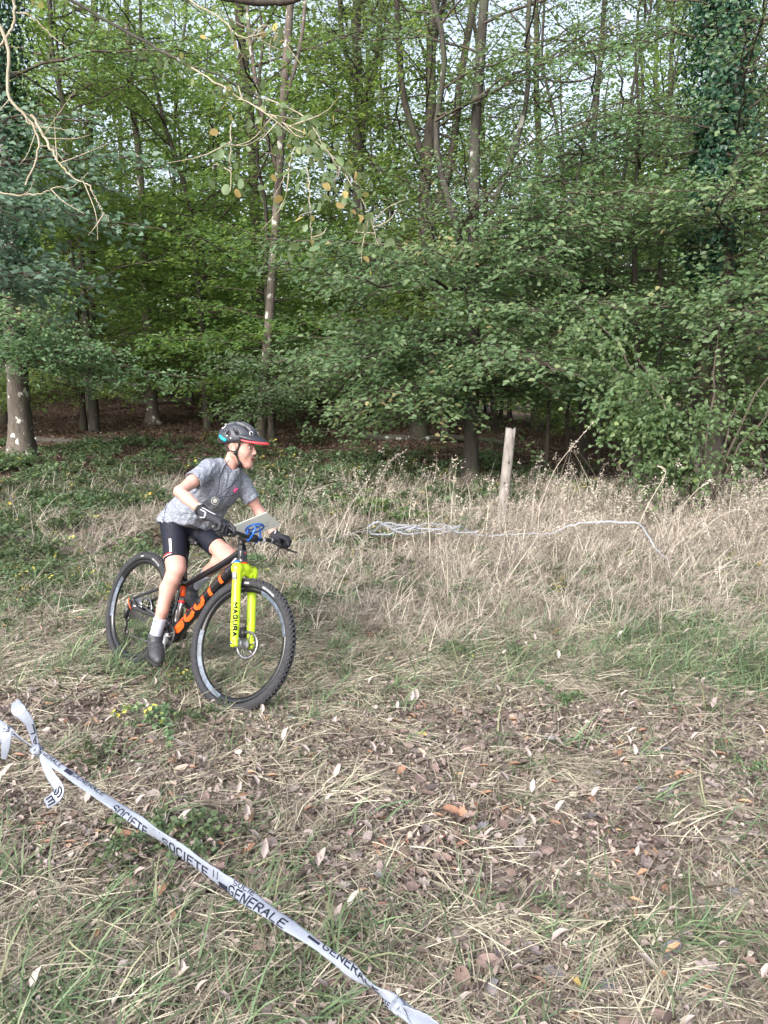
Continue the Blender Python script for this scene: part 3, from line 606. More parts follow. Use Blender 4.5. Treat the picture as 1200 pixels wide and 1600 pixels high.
def cap_(a, b, ra, rb=None):
    a = np.asarray(a, float); b = np.asarray(b, float); rb = ra if rb is None else rb; R = max(ra, rb)
    def fn(P):
        ab = b-a; t = np.clip(((P-a)@ab)/max(ab@ab, 1e-9), 0, 1); return np.linalg.norm(P-(a+t[..., None]*ab), axis=-1)-(ra+(rb-ra)*t)
    return fn, np.minimum(a, b)-R, np.maximum(a, b)+R
def ell(c, r, R=None):
    c = np.asarray(c, float); r = np.asarray(r, float); R = np.eye(3) if R is None else np.asarray(R); ext = np.abs(R)@r if R is not None else r
    def fn(P):
        q = (P-c)@R; k0 = np.linalg.norm(q/r, axis=-1); k1 = np.linalg.norm(q/(r*r), axis=-1); return k0*(k0-1)/np.maximum(k1, 1e-6)
    return fn, c-np.full(3, max(r)), c+np.full(3, max(r))
def bx_(c, h, R=None, rd=0.0):
    c = np.asarray(c, float); h = np.asarray(h, float); R = np.eye(3) if R is None else np.asarray(R)
    def fn(P):
        q = np.abs((P-c)@R)-(h-rd); return np.linalg.norm(np.maximum(q, 0), axis=-1)+np.minimum(q.max(-1), 0)-rd
    e = np.linalg.norm(h); return fn, c-e, c+e
def chain(F, pts, k=0.02):
    for (a, ra), (b, rb) in zip(pts[:-1], pts[1:]): F.put(cap_(a, b, ra, rb), k)
def rotm(ax, deg):
    return np.array(Matrix.Rotation(math.radians(deg), 3, Vector(ax)))
GLYPH = {'S': [[(.95, .85), (.75, 1), (.25, 1), (.05, .85), (.05, .65), (.25, .52), (.75, .48), (.95, .35), (.95, .15), (.75, 0), (.25, 0), (.05, .15)]],
 'C': [[(.95, .85), (.75, 1), (.25, 1), (.05, .8), (.05, .2), (.25, 0), (.75, 0), (.95, .15)]], 'O': [[(.25, 1), (.75, 1), (.95, .8), (.95, .2), (.75, 0), (.25, 0), (.05, .2), (.05, .8), (.25, 1)]],
 'T': [[(0, 1), (1, 1)], [(.5, 1), (.5, 0)]], 'I': [[(.5, 1), (.5, 0)]], 'E': [[(1, 1), (.08, 1), (.08, 0), (1, 0)], [(.08, .52), (.85, .52)]],
 'G': [[(.95, .85), (.75, 1), (.25, 1), (.05, .8), (.05, .2), (.25, 0), (.75, 0), (.95, .2), (.95, .45), (.6, .45)]], 'N': [[(.05, 0), (.05, 1), (.95, 0), (.95, 1)]],
 'R': [[(.05, 0), (.05, 1), (.75, 1), (.95, .85), (.95, .65), (.75, .5), (.05, .5)], [(.55, .5), (1, 0)]], 'A': [[(0, 0), (.5, 1), (1, 0)], [(.2, .36), (.8, .36)]],
 'L': [[(.08, 1), (.08, 0), (1, 0)]], 'M': [[(.03, 0), (.03, 1), (.5, .35), (.97, 1), (.97, 0)]], 'U': [[(.05, 1), (.05, .2), (.25, 0), (.75, 0), (.95, .2), (.95, 1)]], '-': [[(.0, .5), (1, .5)]]}
def lettering(word, w, h, gap, sw, place, step=0.25, slant=0.0):
    """strokes of a word as thin ribbons; place(u, v) -> points on the carrying surface"""
    mb = MB(); x0 = 0.0
    for ch in word:
        gw = w*(0.3 if ch == 'I' else 1.25 if ch == 'M' else 1.0)
        for st in GLYPH.get(ch, []):
            p = np.array(st)*[gw, h]; p[:, 0] += slant*p[:, 1]
            q = [p[0]]
            for a, b in zip(p[:-1], p[1:]):
                m = max(1, int(np.linalg.norm(b-a)/(step*h))+1); q += [a+(b-a)*i/m for i in range(1, m+1)]
            q = np.array(q); t = np.gradient(q, axis=0); t /= np.maximum(np.linalg.norm(t, axis=1, keepdims=True), 1e-9); nn = np.stack([-t[:, 1], t[:, 0]], 1)*sw/2
            q[0] -= t[0]*sw*0.4; q[-1] += t[-1]*sw*0.4
            V = np.stack([q-nn, q+nn], 1).reshape(-1, 2); V[:, 0] += x0; k = len(q); i = np.arange(k-1)*2
            mb.add(place(V[:, 0], V[:, 1]), np.stack([i, i+1, i+3, i+2], 1))
        x0 += gw+gap
    return mb
V3 = lambda *a: np.array(a, float)
# ------------------------------------------------------------------ the bicycle (own frame: x forward, y to its left, z up; origin under the rear wheel)
PHI, LEAN, STEER, WR = 0.7498, 0.3102, 0.165, 0.3683
_f = np.array([math.cos(PHI), -math.sin(PHI), 0]); _l = np.array([math.sin(PHI), math.cos(PHI), 0]); _z = np.array([0, 0, 1.0])
BM = np.stack([_f, math.cos(LEAN)*_l-math.sin(LEAN)*_z, math.cos(LEAN)*_z+math.sin(LEAN)*_l], 1)
BO = np.array([-1.664, 4.759, 0.0]); BO[2] = GX(-1.3, 4.4)-0.016
BIKE = Matrix.Translation(Vector(BO)) @ Matrix(BM.tolist()).to_4x4()
M['black'] = simple('satin black', (0.018, 0.018, 0.02), 0.38, var=0.2)
M['rubber'] = simple('dusty tyre rubber', (0.022, 0.023, 0.028), 0.85, var=0.35, scale=60, bmp=0.3)
M['knob'] = simple('tyre tread', (0.036, 0.037, 0.043), 0.85, var=0.3)
M['carbon'] = simple('gloss black carbon', (0.008, 0.008, 0.010), 0.22, coat=0.4, var=0.1)
M['neon'] = simple('fluorescent yellow paint', (0.46, 0.66, 0.008), 0.4, var=0.10, scale=14, coat=0.2)
M['orange'] = simple('orange print', (0.72, 0.085, 0.010), 0.4, var=0.12)
M['steel'] = simple('bare metal', (0.30, 0.30, 0.32), 0.35, metal=0.9, var=0.1)
M['alu'] = simple('silver hub', (0.36, 0.36, 0.38), 0.5, metal=0.5, var=0.1)
M['decal'] = simple('pale grey rim print', (0.085, 0.11, 0.15), 0.5, var=0.45, scale=25)
M['white'] = simple('white print', (0.55, 0.55, 0.57), 0.5, var=0.04)
M['red'] = simple('red print', (0.65, 0.03, 0.03), 0.4, var=0.06)
M['blue'] = simple('blue plastic', (0.012, 0.13, 0.58), 0.35, var=0.06)
M['board'] = leaf_mat('pale translucent map board', [(0.0, (0.62, 0.63, 0.61)), (1.0, (0.72, 0.73, 0.71))], (0.85, 0.86, 0.82), 0.6, obj=0.0)
M['darkprint'] = simple('dark print', (0.006, 0.007, 0.009), 0.9, var=0.1, spec=0.1)
HA = math.radians(67.5); SAX = np.array([-math.cos(HA), 0, math.sin(HA)]); SPERP = np.array([math.sin(HA), 0, math.cos(HA)])
AXF0 = np.array([1.0857, 0, WR]); PIV = AXF0-SPERP*0.046
SR = np.array(Matrix.Rotation(STEER, 3, Vector(SAX)))
def steer(p): return PIV+(np.asarray(p, float)-PIV)@SR.T
AXF = steer(AXF0); AXR = np.array([0, 0, WR]); BB = np.array([0.462, 0, 0.282])
def wheel(bike, c, R, decals, front):
    w = link('wheel', None, bike)
    g = lambda p: np.asarray(p)@np.asarray(R).T+c
    an = np.linspace(0, 2*np.pi, 15)[:-1]; rc = WR-0.030
    prof = [(rc+0.026*math.cos(a), 0.029*math.sin(a)) for a in an if not (math.cos(a) < -0.8)]
    t = MB(); lathe(t, prof, 96, c=c, R=R); t.build('tyre', M['rubber'], w)
    k = MB(); n = 84
    for i in range(n):
        for (ph, lat, hl, hw) in ((0, -0.0075, .0075, .0045), (0, 0.0075, .0075, .0045), (0.5, -0.0185, .0060, .0042), (0.5, 0.0185, .0060, .0042), (0.15, -0.0255, .0055, .0035), (0.15, 0.0255, .0055, .0035)):
            th = 2*np.pi*(i+ph)/n; el = lat/0.031; rr = rc+0.027*math.cos(el)+0.0005
            rad = np.array([math.cos(th), 0, math.sin(th)]); tan = np.array([-math.sin(th), 0, math.cos(th)]); y = np.array([0, 1.0, 0])
            nr = rad*math.cos(el)+y*math.sin(el); la = y*math.cos(el)-rad*math.sin(el)
            B = np.stack([tan, la, nr], 1); box(k, g(rad*(rc+0.0275*math.cos(el))+y*0.0295*math.sin(el)), (hl, hw, 0.0036), np.asarray(R)@B)
    o = k.build('tread', M['knob'], w, smooth=False); o['kind'] = 'stuff'
    r0 = WR-0.058
    r = MB(); lathe(r, [(r0+0.010, -0.0155), (r0+0.012, 0.0155), (r0-0.004, 0.0145), (r0-0.020, 0.005), (r0-0.020, -0.005), (r0-0.004, -0.0145)], 96, c=c, R=R, closed=True); r.build('rim', M['carbon'], w)
    for a0, a1 in decals:
        d = MB(); th = np.radians(np.linspace(a0, a1, 26))
        for sgn in (-1, 1):
            V = []
            for rr, yy in ((r0+0.006, 0.0172), (r0-0.004, 0.0160), (r0-0.017, 0.0078)):
                V.append(np.stack([np.cos(th)*rr, np.full_like(th, sgn*(yy)), np.sin(th)*rr], 1))
            V = np.stack(V, 1).reshape(-1, 3); i = np.arange(25)[:, None]*3; j = np.arange(2)[None]
            d.add(g(V), np.stack([i+j, i+j+1, i+j+4, i+j+3], -1).reshape(-1, 4))
        d.build('rim_decal', M['decal'], w)
    # tyre sidewall marks and valve side prints
    d = MB()
    for a0 in ((97, 103.0), (62, 66), (66.6, 70), (70.8, 73), (74, 79)):
        th = np.radians(np.linspace(a0[0], a0[1], 5)); V = np.stack([np.stack([np.cos(th)*q, np.full_like(th, -0.0287*math.sqrt(max(0.0, 1-((q-rc)/0.026)**2))-0.0012), np.sin(th)*q], 1) for q in (rc-0.006, rc+0.000, rc+0.005)], 1).reshape(-1, 3)
        i = np.arange(4)[:, None]*3; j = np.arange(2)[None]; d.add(g(V), np.stack([i+j, i+j+1, i+j+4, i+j+3], -1).reshape(-1, 4))
    d.build('sidewall_print', M['alu'], w)['kind'] = 'stuff'
    s = MB()
    for i in range(28):
        th = 2*np.pi*i/28; sd_ = 1 if i % 2 else -1; tw = (0.9 if (i//2) % 2 else -0.9)
        a = np.array([math.cos(th+tw)*0.024, sd_*0.028, math.sin(th+tw)*0.024]); b = np.array([math.cos(th)*(r0-0.018), 0, math.sin(th)*(r0-0.018)]); add_tube(s, np.array([g(a), g(b)]), 0.0009, n=4, cap=False)
    o = s.build('spokes', M['black'], w); o['kind'] = 'stuff'
    h = MB(); lathe(h, [(0.0, -0.052), (0.009, -0.052), (0.010, -0.034), (0.026, -0.032), (0.026, -0.027), (0.014, -0.022), (0.013, 0.0), (0.014, 0.022), (0.026, 0.027), (0.026, 0.032), (0.010, 0.036), (0.009, 0.052), (0, 0.052)], 24, c=c, R=R)
    h.build('hub', M['alu'] if front else M['black'], w)
    d = MB(); y0 = 0.041; lathe(d, [(0.080, y0), (0.080, y0+0.002), (0.064, y0+0.002), (0.064, y0)], 40, c=c, R=R, closed=True)
    for i in range(6):
        th = i*np.pi/3; a = np.array([math.cos(th)*0.018, y0+0.001, math.sin(th)*0.018]); b = np.array([math.cos(th+0.5)*0.066, y0+0.001, math.sin(th+0.5)*0.066]); add_tube(d, np.array([g(a), g(b)]), 0.003, n=4)
    d.build('brake_disc', M['steel'], w)
    return w
def bicycle():
    bike = root('mountain_bike', (0, 0, 0), 'black mountain bike with orange lettering and a neon yellow fork, leaned into a turn', 'bicycle'); bike.matrix_world = BIKE
    wheel(bike, AXR, np.eye(3), [(148, 200)], False)
    wheel(bike, AXF, SR, [(20, 80), (178, 262)], True)
    # frame: head tube, top tube, down tube, seat tube as one moulded body
    HT, HB = np.array([0.905, 0, 0.893]), np.array([0.945, 0, 0.797])
    F = Field((0.36, -0.07, 0.24), (1.0, 0.07, 0.95), 0.0042)
    F.put(cap_(HT, HB, 0.024, 0.029), 0.01)
    chain(F, [((0.918, 0, 0.865), 0.024), ((0.72, 0, 0.745), 0.019), ((0.455, 0, 0.602), 0.017)], 0.004)
    chain(F, [((0.936, 0, 0.815), 0.030), ((0.85, 0, 0.735), 0.034), ((0.66, 0, 0.528), 0.036), ((0.485, 0, 0.312), 0.034)], 0.006)
    chain(F, [(tuple(BB), 0.040), ((0.435, 0, 0.42), 0.028), ((0.420, 0, 0.60), 0.020), ((0.410, 0, 0.655), 0.019)], 0.03)
    F.put(cap_(BB+V3(0, -.04, 0), BB+V3(0, .04, 0), 0.024), 0.01)
    F.keep(lambda P: np.abs(P[..., 1])-0.046)
    fr = F.build('frame', M['carbon'], bike)
    # lettering on the down tube, both sides
    A, B = np.array([0.490, 0, 0.322]), np.array([0.862, 0, 0.744]); T = N3(B-A); NN = np.array([-T[2], 0, T[0]])
    for sd_ in (-1, 1):
        def place(u, v, sd_=sd_):
            s = u if sd_ < 0 else 0.53-u; th = (v-0.024)/0.037; R_ = 0.0378
            return A+np.outer(s, T)+np.outer(np.sin(th)*R_, NN)+np.outer(np.cos(th)*R_, np.array([0, sd_*1.0, 0]))
        lettering('SCOTT', 0.085, 0.050, 0.026, 0.024, place, 0.2, slant=0.25).build('lettering', M['orange'], fr)
    bd = MB(); add_tube(bd, np.array([[0.877, -0.018, 0.790], [0.905, -0.021, 0.822]]), 0.009, n=6, flat=0.5); bd.build('badge', M['white'], fr)
    hb = MB(); lathe(hb, [(0.0, 0), (0.030, 0), (0.031, 0.008), (0.029, 0.016), (0, 0.016)], 20, 'z', c=HB-SAX*0.006, R=np.array(Vector((0, 0, 1)).rotation_difference(Vector(SAX)).to_matrix())); hb.build('headset', M['orange'], bike)
    sb = MB(); add_tube(sb, np.array([[0.949, 0.006, 0.838], [0.936, -0.004, 0.853], [0.944, 0.004, 0.862], [0.927, -0.006, 0.878]]), 0.007, n=6, flat=0.5); sb.build('head_badge', M['red'], fr)
    # swing arm
    F = Field((-0.06, -0.10, 0.28), (0.50, 0.10, 0.68), 0.0038)
    for s in (-1, 1):
        chain(F, [((0.425, s*0.028, 0.355), 0.017), ((0.36, s*0.046, 0.362), 0.012), ((0.0, s*0.070, 0.372), 0.0115)], 0.012)
        chain(F, [((0.0, s*0.070, 0.376), 0.011), ((0.010, s*0.069, 0.425), 0.010), ((0.36, s*0.044, 0.578), 0.0095), ((0.435, s*0.018, 0.612), 0.011)], 0.012)
        chain(F, [((0.012, s*0.069, 0.42), 0.008), ((0.12, s*0.064, 0.372), 0.008)], 0.01)
    F.put(cap_((0.42, -0.03, 0.355), (0.42, 0.03, 0.355), 0.02), 0.01); F.put(cap_((0.43, -0.022, 0.612), (0.43, 0.022, 0.612), 0.012), 0.01)
    sw = F.build('swing_arm', M['black'], bike)
    ot = MB(); add_tube(ot, np.array([[-0.012, -0.083, 0.425], [0.0, -0.084, 0.398], [0.045, -0.084, 0.362]]), 0.0035, n=6); ot.build('orange_trim', M['orange'], sw)
    # shock
    sh = MB(); add_tube(sh, np.array([[0.445, -0.012, 0.585], [0.462, -0.012, 0.525]]), 0.017, n=16); shk = sh.build('shock_absorber', M['orange'], bike)
    s2 = MB(); add_tube(s2, np.array([[0.462, -0.012, 0.52], [0.468, -0.012, 0.465], [0.468, -0.012, 0.36]]), np.array([0.012, 0.012, 0.010]), n=12); s2.build('shock_shaft', M['steel'], shk)
    s3 = MB(); add_tube(s3, np.array([[0.462, -0.012, 0.500], [0.464, -0.012, 0.486]]), 0.020, n=16); s3.build('shock_collar', M['red'], shk)
    # seat post and saddle
    p = MB(); add_tube(p, np.array([[0.411, 0, 0.65], [0.372, 0, 0.845]]), 0.014, n=14); p.build('seat_post', M['black'], bike)
    F = Field((0.16, -0.09, 0.80), (0.54, 0.09, 0.93), 0.004)
    F.put(ell((0.24, 0, 0.868), (0.085, 0.066, 0.022)), 0.03); chain(F, [((0.26, 0, 0.869), 0.024), ((0.39, 0, 0.865), 0.020), ((0.455, 0, 0.856), 0.015)], 0.04); F.put(cap_((0.30, -0.022, 0.848), (0.44, -0.018, 0.846), 0.0045), 0.004); F.put(cap_((0.30, 0.022, 0.848), (0.44, 0.018, 0.846), 0.0045), 0.004)
    F.build('saddle', M['black'], bike)
    # fork (turned with the steering)
    axl = AXF0; cr = PIV+SAX*0.432
    F = Field(axl+np.array([-0.28, -0.13, -0.06]), axl+np.array([0.12, 0.13, 0.47]), 0.0042)
    cr = np.array([0.956, 0, 0.768])
    top = lambda s: cr+np.array([0.012, s*0.066, -0.012]); bot = lambda s: axl+np.array([0.004, s*0.066, 0.012])
    for s in (-1, 1):
        chain(F, [(top(s)+SAX*0.02, 0.025), (top(s)*.6+bot(s)*.4, 0.0255), (top(s)*.2+bot(s)*.8, 0.0245), (bot(s)+SAX*0.01, 0.021)], 0.001)
        F.put(bx_(bot(s)+np.array([0.0, 0, -0.006]), (0.022, 0.012, 0.026), np.stack([SPERP, [0, 1, 0], SAX], 1), 0.008), 0.008)
        chain(F, [(cr+SAX*0.004, 0.034), (top(s)+SAX*0.012, 0.029)], 0.02)
    for off in (0.052,):     # the arch before the tyre
        hgt = axl+SAX*(WR+0.030)
        a = [axl+SAX*0.285+SPERP*off*0.35+np.array([0, s*0.062, 0]) for s in (-1, 1)]; m = [hgt+SPERP*off+np.array([0, s*0.035, -0.012]) for s in (-1, 1)]
        chain(F, [(a[0], 0.012), (m[0], 0.012), (m[1], 0.012), (a[1], 0.012)], 0.012)
    V, Q = F.surf(); mb = MB(); mb.add(steer(V), Q); fk = mb.build('fork', M['neon'], bike)
    LT = np.array([0, -1.0, 0])
    def place(u, v):
        D_ = N3(top(-1)-bot(-1)); b0 = top(-1)-D_*0.190; th = (v-0.0105)/0.027; R_ = 0.0278
        return steer(b0-np.outer(u, D_)+np.outer(np.cos(th)*R_, LT*0.80+SPERP*0.60)+np.outer(np.sin(th)*R_, SPERP*0.80-LT*0.60))
    lettering('MAGURA', 0.0225, 0.021, 0.0085, 0.0068, place, 0.3).build('lettering', M['darkprint'], fk)
    cp = MB(); add_tube(cp, steer(np.array([top(-1)+SAX*0.030, top(-1)+SAX*0.052])), 0.019, n=14); cp.build('fork_cap', M['blue'], fk)
    vp = MB(); bq = top(-1)-SAX*0.035+LT*0.0245; box(vp, steer(bq), (0.014, 0.004, 0.022), SR@np.stack([SPERP, [0, 1, 0], SAX], 1)); vp.build('fork_plate', M['alu'], fk)
    ax = MB(); add_tube(ax, steer(np.array([axl+[0, -0.088, 0], axl+[0, 0.088, 0]])), 0.008, n=10); ax.build('axle', M['steel'], fk)
    cl = MB(); box(cl, steer(axl+SAX*0.075-SPERP*0.03+np.array([0, 0.052, 0])), (0.02, 0.014, 0.03), SR@np.stack([SPERP, [0, 1, 0], SAX], 1)); cl.build('brake_caliper', M['black'], fk)
    # stem, bar, grips, levers
    top_ = HT+SAX*0.012; BC = np.array([0.985, 0, 0.955]); st = MB()
    add_tube(st, np.array([HT-SAX*0.002, HT+SAX*0.060]), 0.019, n=14); add_tube(st, np.array([HT+SAX*0.042, BC]), np.array([0.018, 0.019]), n=10); add_tube(st, np.array([BC+[0, -0.024, 0], BC+[0, 0.024, 0]]), 0.022, n=12); st.build('stem', M['black'], bike)
    bv = np.array([math.sin(0.215), -math.cos(0.215), 0.0])       # toward the right-hand end
    bp = lambda t, dz=0.0, df=0.0: BC+bv*t+np.array([math.cos(0.215)*df, math.sin(0.215)*df, dz])
    hb = MB(); add_tube(hb, np.array([bp(-0.325, .010, -0.02), bp(-0.15, .010, -0.012), bp(-0.05), bp(0.05), bp(0.15, .010, -0.012), bp(0.325, .010, -0.02)]), 0.0115, n=12); hbar = hb.build('handlebar', M['black'], bike)
    for s in (-1, 1):
        g = MB(); add_tube(g, np.array([bp(s*0.225, .010, -0.016), bp(s*0.328, .010, -0.02)]), 0.016, n=14); g.build('grip', M['black'], hbar)
        lv = MB(); q = bp(s*0.20, 0.002, 0.004); add_tube(lv, np.array([bp(s*0.185, .006, 0.0), bp(s*0.20, -0.004, 0.035), bp(s*0.23, -0.012, 0.052)]), 0.011, n=8); add_tube(lv, spline([bp(s*0.225, -0.010, 0.050), bp(s*0.26, -0.018, 0.055), bp(s*0.33, -0.026, 0.058), bp(s*0.355, -0.024, 0.066)], 8), np.linspace(0.008, 0.005, 8), n=6)
        lv.build('brake_lever', M['black'], hbar)
        cm = MB(); add_tube(cm, np.array([bp(s*0.178, .008, -0.01), bp(s*0.192, .008, -0.01)]), 0.0175, n=12); cm.build('lever_clamp', M['alu'], hbar)
    bo = MB(); add_tube(bo, np.array([bp(-0.085, 0.0, 0.0), bp(-0.100, 0.002, 0.0)]), 0.017, n=10); bo.build('white_ring', M['white'], hbar)
    # cables
    def cable(pts, name='cable'): m_ = MB(); add_tube(m_, spline(pts, 22), 0.0026, n=5); m_.build(name, M['black'], bike)
    cable([bp(-0.19, 0, 0.05), bp(-0.10, -0.02, 0.12), bp(-0.04, -0.12, 0.10), (0.962, 0.03, 0.80)])
    cable([bp(0.19, 0, 0.05), bp(0.12, -0.05, 0.11), bp(0.03, -0.12, 0.09), (0.955, -0.03, 0.81)])
    cable([bp(-0.17, 0, 0.04), bp(-0.13, -0.06, 0.10), bp(-0.07, -0.14, 0.10), (0.97, 0.055, 0.79), tuple(steer(axl+SAX*0.30+np.array([0.03, 0.07, 0]))), tuple(steer(axl+SAX*0.10+np.array([-0.02, 0.055, 0])))], 'brake_hose')
    # map holder: blue wire stand with a round plate, pale board on top
    mh = link('map_holder', None, bike)
    RR, FR, FL = MAPB; RL = RR+FL-FR; nb = N3(np.cross(FR-RR, FL-FR)); 
    if nb[2] < 0: nb = -nb
    bm_ = MB(); nx, ny = 7, 7; uu, vv = np.meshgrid(np.linspace(0, 1, nx), np.linspace(0, 1, ny), indexing='ij')
    P_ = RR+uu[..., None]*(FR-RR)+vv[..., None]*(RL-RR)
    for sgn, off in ((1, 0.002), (-1, -0.002)):
        Pq = (P_+nb*off).reshape(-1, 3); i = np.arange(nx-1)[:, None]*ny; j = np.arange(ny-1)[None]; f = np.stack([i+j, i+ny+j, i+ny+j+1, i+j+1], -1).reshape(-1, 4)
        bm_.add(Pq, f if sgn > 0 else f[:, ::-1])
    for a, b in ((RR, FR), (FR, FL), (FL, RL), (RL, RR)): bm_.add([a+nb*.002, b+nb*.002, b-nb*.002, a-nb*.002], [[0, 1, 2, 3]])
    bm_.build('map_board', M['board'], mh, smooth=False)
    mk = MB(); ce = (RR+FL)/2
    for (a, b, c2, d) in ((.60, .72, .78, .80), (.78, .55, .86, .60), (.86, .80, .90, .90)):
        mk.add([RR+x_*(FR-RR)+y_*(RL-RR)-nb*0.0035 for x_, y_ in ((a, b), (c2, b), (c2, b+.02), (a, b+.02))], [[0, 1, 2, 3]])
    mk.build('board_print', M['darkprint'], mh)['kind'] = 'stuff'
    ex, ey = N3(FR-RR), N3(RL-RR); rc_ = ce-nb*0.012+ex*0.0; an = np.linspace(0, 2*np.pi, 33); ring = rc_+np.outer(np.cos(an)*0.062, ex)+np.outer(np.sin(an)*0.062, ey)
    hw = MB(); add_tube(hw, ring, 0.0055, n=8, cap=False); add_tube(hw, np.array([rc_-ex*0.06, rc_, rc_+ex*0.06]), 0.0045, n=6)
    for s in (-1, 1):
        for df, q in ((-0.022, -0.5), (0.022, 0.45)):
            e = rc_+ey*(-s)*0.03+ex*q*0.06; b0 = bp(s*0.036, 0.0, df); add_tube(hw, spline([e, (e+b0)/2+np.array([0, 0, -0.012])+bv*s*0.006, b0+[0, 0, 0.016], bp(s*0.036, -0.024, 0.0)], 12), 0.0055, n=7)
    hw.build('wire_stand', M['blue'], mh)
    # drive train
    crs = MB(); teeth = 34; an = np.linspace(0, 2*np.pi, teeth*2, endpoint=False); rad = np.where(np.arange(teeth*2) % 2, 0.072, 0.067)
    V = np.concatenate([np.stack([BB[0]+np.cos(an)*q, np.full_like(an, y_), BB[2]+np.sin(an)*q], 1) for y_, q in ((-0.050, rad), (-0.054, rad), (-0.050, rad*0+0.052), (-0.054, rad*0+0.052))]); n = teeth*2; i = np.arange(n); i2 = (i+1) % n
    crs.add(V, np.concatenate([np.stack([i, i2, i2+n, i+n], 1), np.stack([i+2*n, i+3*n, i2+3*n, i2+2*n], 1), np.stack([i, i+2*n, i2+2*n, i2], 1), np.stack([i+n, i2+n, i2+3*n, i+3*n], 1)]))
    for q in range(4): a = q*np.pi/2+0.5; add_tube(crs, np.array([[BB[0], -0.052, BB[2]], [BB[0]+math.cos(a)*0.06, -0.052, BB[2]+math.sin(a)*0.06]]), 0.007, n=6)
    crs.build('chainring', M['black'], bike)
    for s, (ex_, ez_) in ((-1, CRK), (1, (-CRK[0], -CRK[1]))):
        c_ = MB(); e = BB+np.array([ex_, s*0.088, ez_]); add_tube(c_, np.array([BB+[0, s*0.062, 0], BB+np.array([ex_*0.3, s*0.074, ez_*0.3]), e]), np.array([0.017, 0.013, 0.012]), n=10, flat=0.6)
        add_tube(c_, np.array([BB, BB+[0, s*0.070, 0]]), 0.014, n=12); ck = c_.build('crank_arm', M['alu'] if s < 0 else M['black'], bike)
        tip = MB(); add_tube(tip, np.array([e+[0, -s*0.004, 0], e+[0, s*0.010, 0]]), 0.013, n=12); tip.build('crank_boot', M['red'], ck)
        pd = MB(); box(pd, e+np.array([0, s*0.052, 0]), (0.034, 0.032, 0.008), rotm((0, 1, 0), 20 if s < 0 else 10)); add_tube(pd, np.array([e, e+[0, s*0.09, 0]]), 0.006, n=8); pd.build('pedal', M['black'], ck)
    cs = MB()
    for q, r_ in enumerate((0.075, 0.066, 0.058, 0.050, 0.043, 0.036, 0.030, 0.024)): lathe(cs, [(r_, -0.026-q*0.0042), (r_, -0.028-q*0.0042), (0.010, -0.028-q*0.0042), (0.010, -0.026-q*0.0042)], 28, c=AXR, closed=True)
    cs.build('sprockets', M['steel'], bike)
    dr = MB(); d0 = AXR+np.array([-0.015, -0.072, -0.03]); add_tube(dr, np.array([AXR+[0, -0.075, 0], d0, d0+[0.0, 0, -0.045]]), np.array([0.012, 0.017, 0.014]), n=8); add_tube(dr, np.array([d0+[0, .012, -0.04], d0+[0.02, .014, -0.13]]), 0.010, n=8, flat=0.6)
    for q in (d0+[0, .016, -0.045], d0+[0.022, .018, -0.13]): lathe(dr, [(0.002, 0.004), (0.022, 0.004), (0.022, -0.004), (0.002, -0.004)], 16, c=q)
    dr.build('rear_derailleur', M['black'], bike)
    ch = MB(); add_tube(ch, np.array([AXR+[0.01, -0.052, 0.045], BB+[-0.01, -0.052, 0.069]]), 0.0042, n=6); add_tube(ch, np.array([d0+[0.03, .02, -0.145], BB+[-0.01, -0.052, -0.069]]), 0.0042, n=6); add_tube(ch, np.array([AXR+[-0.02, -0.052, -0.04], d0+[0, .018, -0.03], d0+[0.012, .018, -0.125], d0+[0.03, .02, -0.145]]), 0.0042, n=6); ch.build('chain', M['steel'], bike)
MAPB = [np.array(q) for q in ((0.906, -0.13, 0.978), (1.165, -0.09, 1.106), (1.045, 0.13, 1.065))]
CRK = (0.058, -0.152)
bicycle()
# ------------------------------------------------------------------ the rider (in the frame of the bicycle)
M['skin'] = simple('fair skin', (0.45, 0.255, 0.215), 0.55, var=0.13, scale=14, spec=0.35, sss=0.12)
M['lip'] = simple('lips', (0.40, 0.16, 0.13), 0.5, var=0.06)
M['mouth'] = simple('mouth', (0.06, 0.012, 0.012), 0.6, var=0.1)
M['eye'] = simple('eye white', (0.42, 0.38, 0.36), 0.25, var=0.02)
M['iris'] = simple('brown iris', (0.03, 0.018, 0.012), 0.2, var=0.05)
M['hair'] = simple('short brown hair', (0.07, 0.045, 0.03), 0.7, var=0.4, scale=120, sc=(1, 1, 0.2), bmp=0.5)
M['helmet'] = simple('matte slate helmet', (0.026, 0.030, 0.042), 0.5, var=0.08)
M['strap'] = simple('black webbing', (0.012, 0.012, 0.013), 0.8, var=0.2)
M['cyan'] = simple('cyan tab', (0.01, 0.50, 0.66), 0.4, var=0.05)
M['visor_red'] = simple('red visor edge', (0.78, 0.07, 0.09), 0.4, var=0.05)
M['lycra'] = simple('navy black lycra', (0.007, 0.009, 0.018), 0.65, var=0.2, scale=200, spec=0.25)
M['sock'] = simple('white sock', (0.36, 0.39, 0.48), 0.85, var=0.07, scale=160, sc=(1, 1, 0.4), bmp=0.3)
M['shoe'] = simple('dark grey shoe', (0.035, 0.037, 0.044), 0.55, var=0.15)
M['sole'] = simple('black sole', (0.014, 0.014, 0.015), 0.8, var=0.2)
M['glove'] = simple('dark glove fabric', (0.018, 0.019, 0.028), 0.75, var=0.25, scale=150, bmp=0.2)
M['glove_grey'] = simple('grey glove panel', (0.38, 0.39, 0.42), 0.7, var=0.1)
M['pink'] = simple('pink print', (0.75, 0.10, 0.28), 0.6, var=0.05)
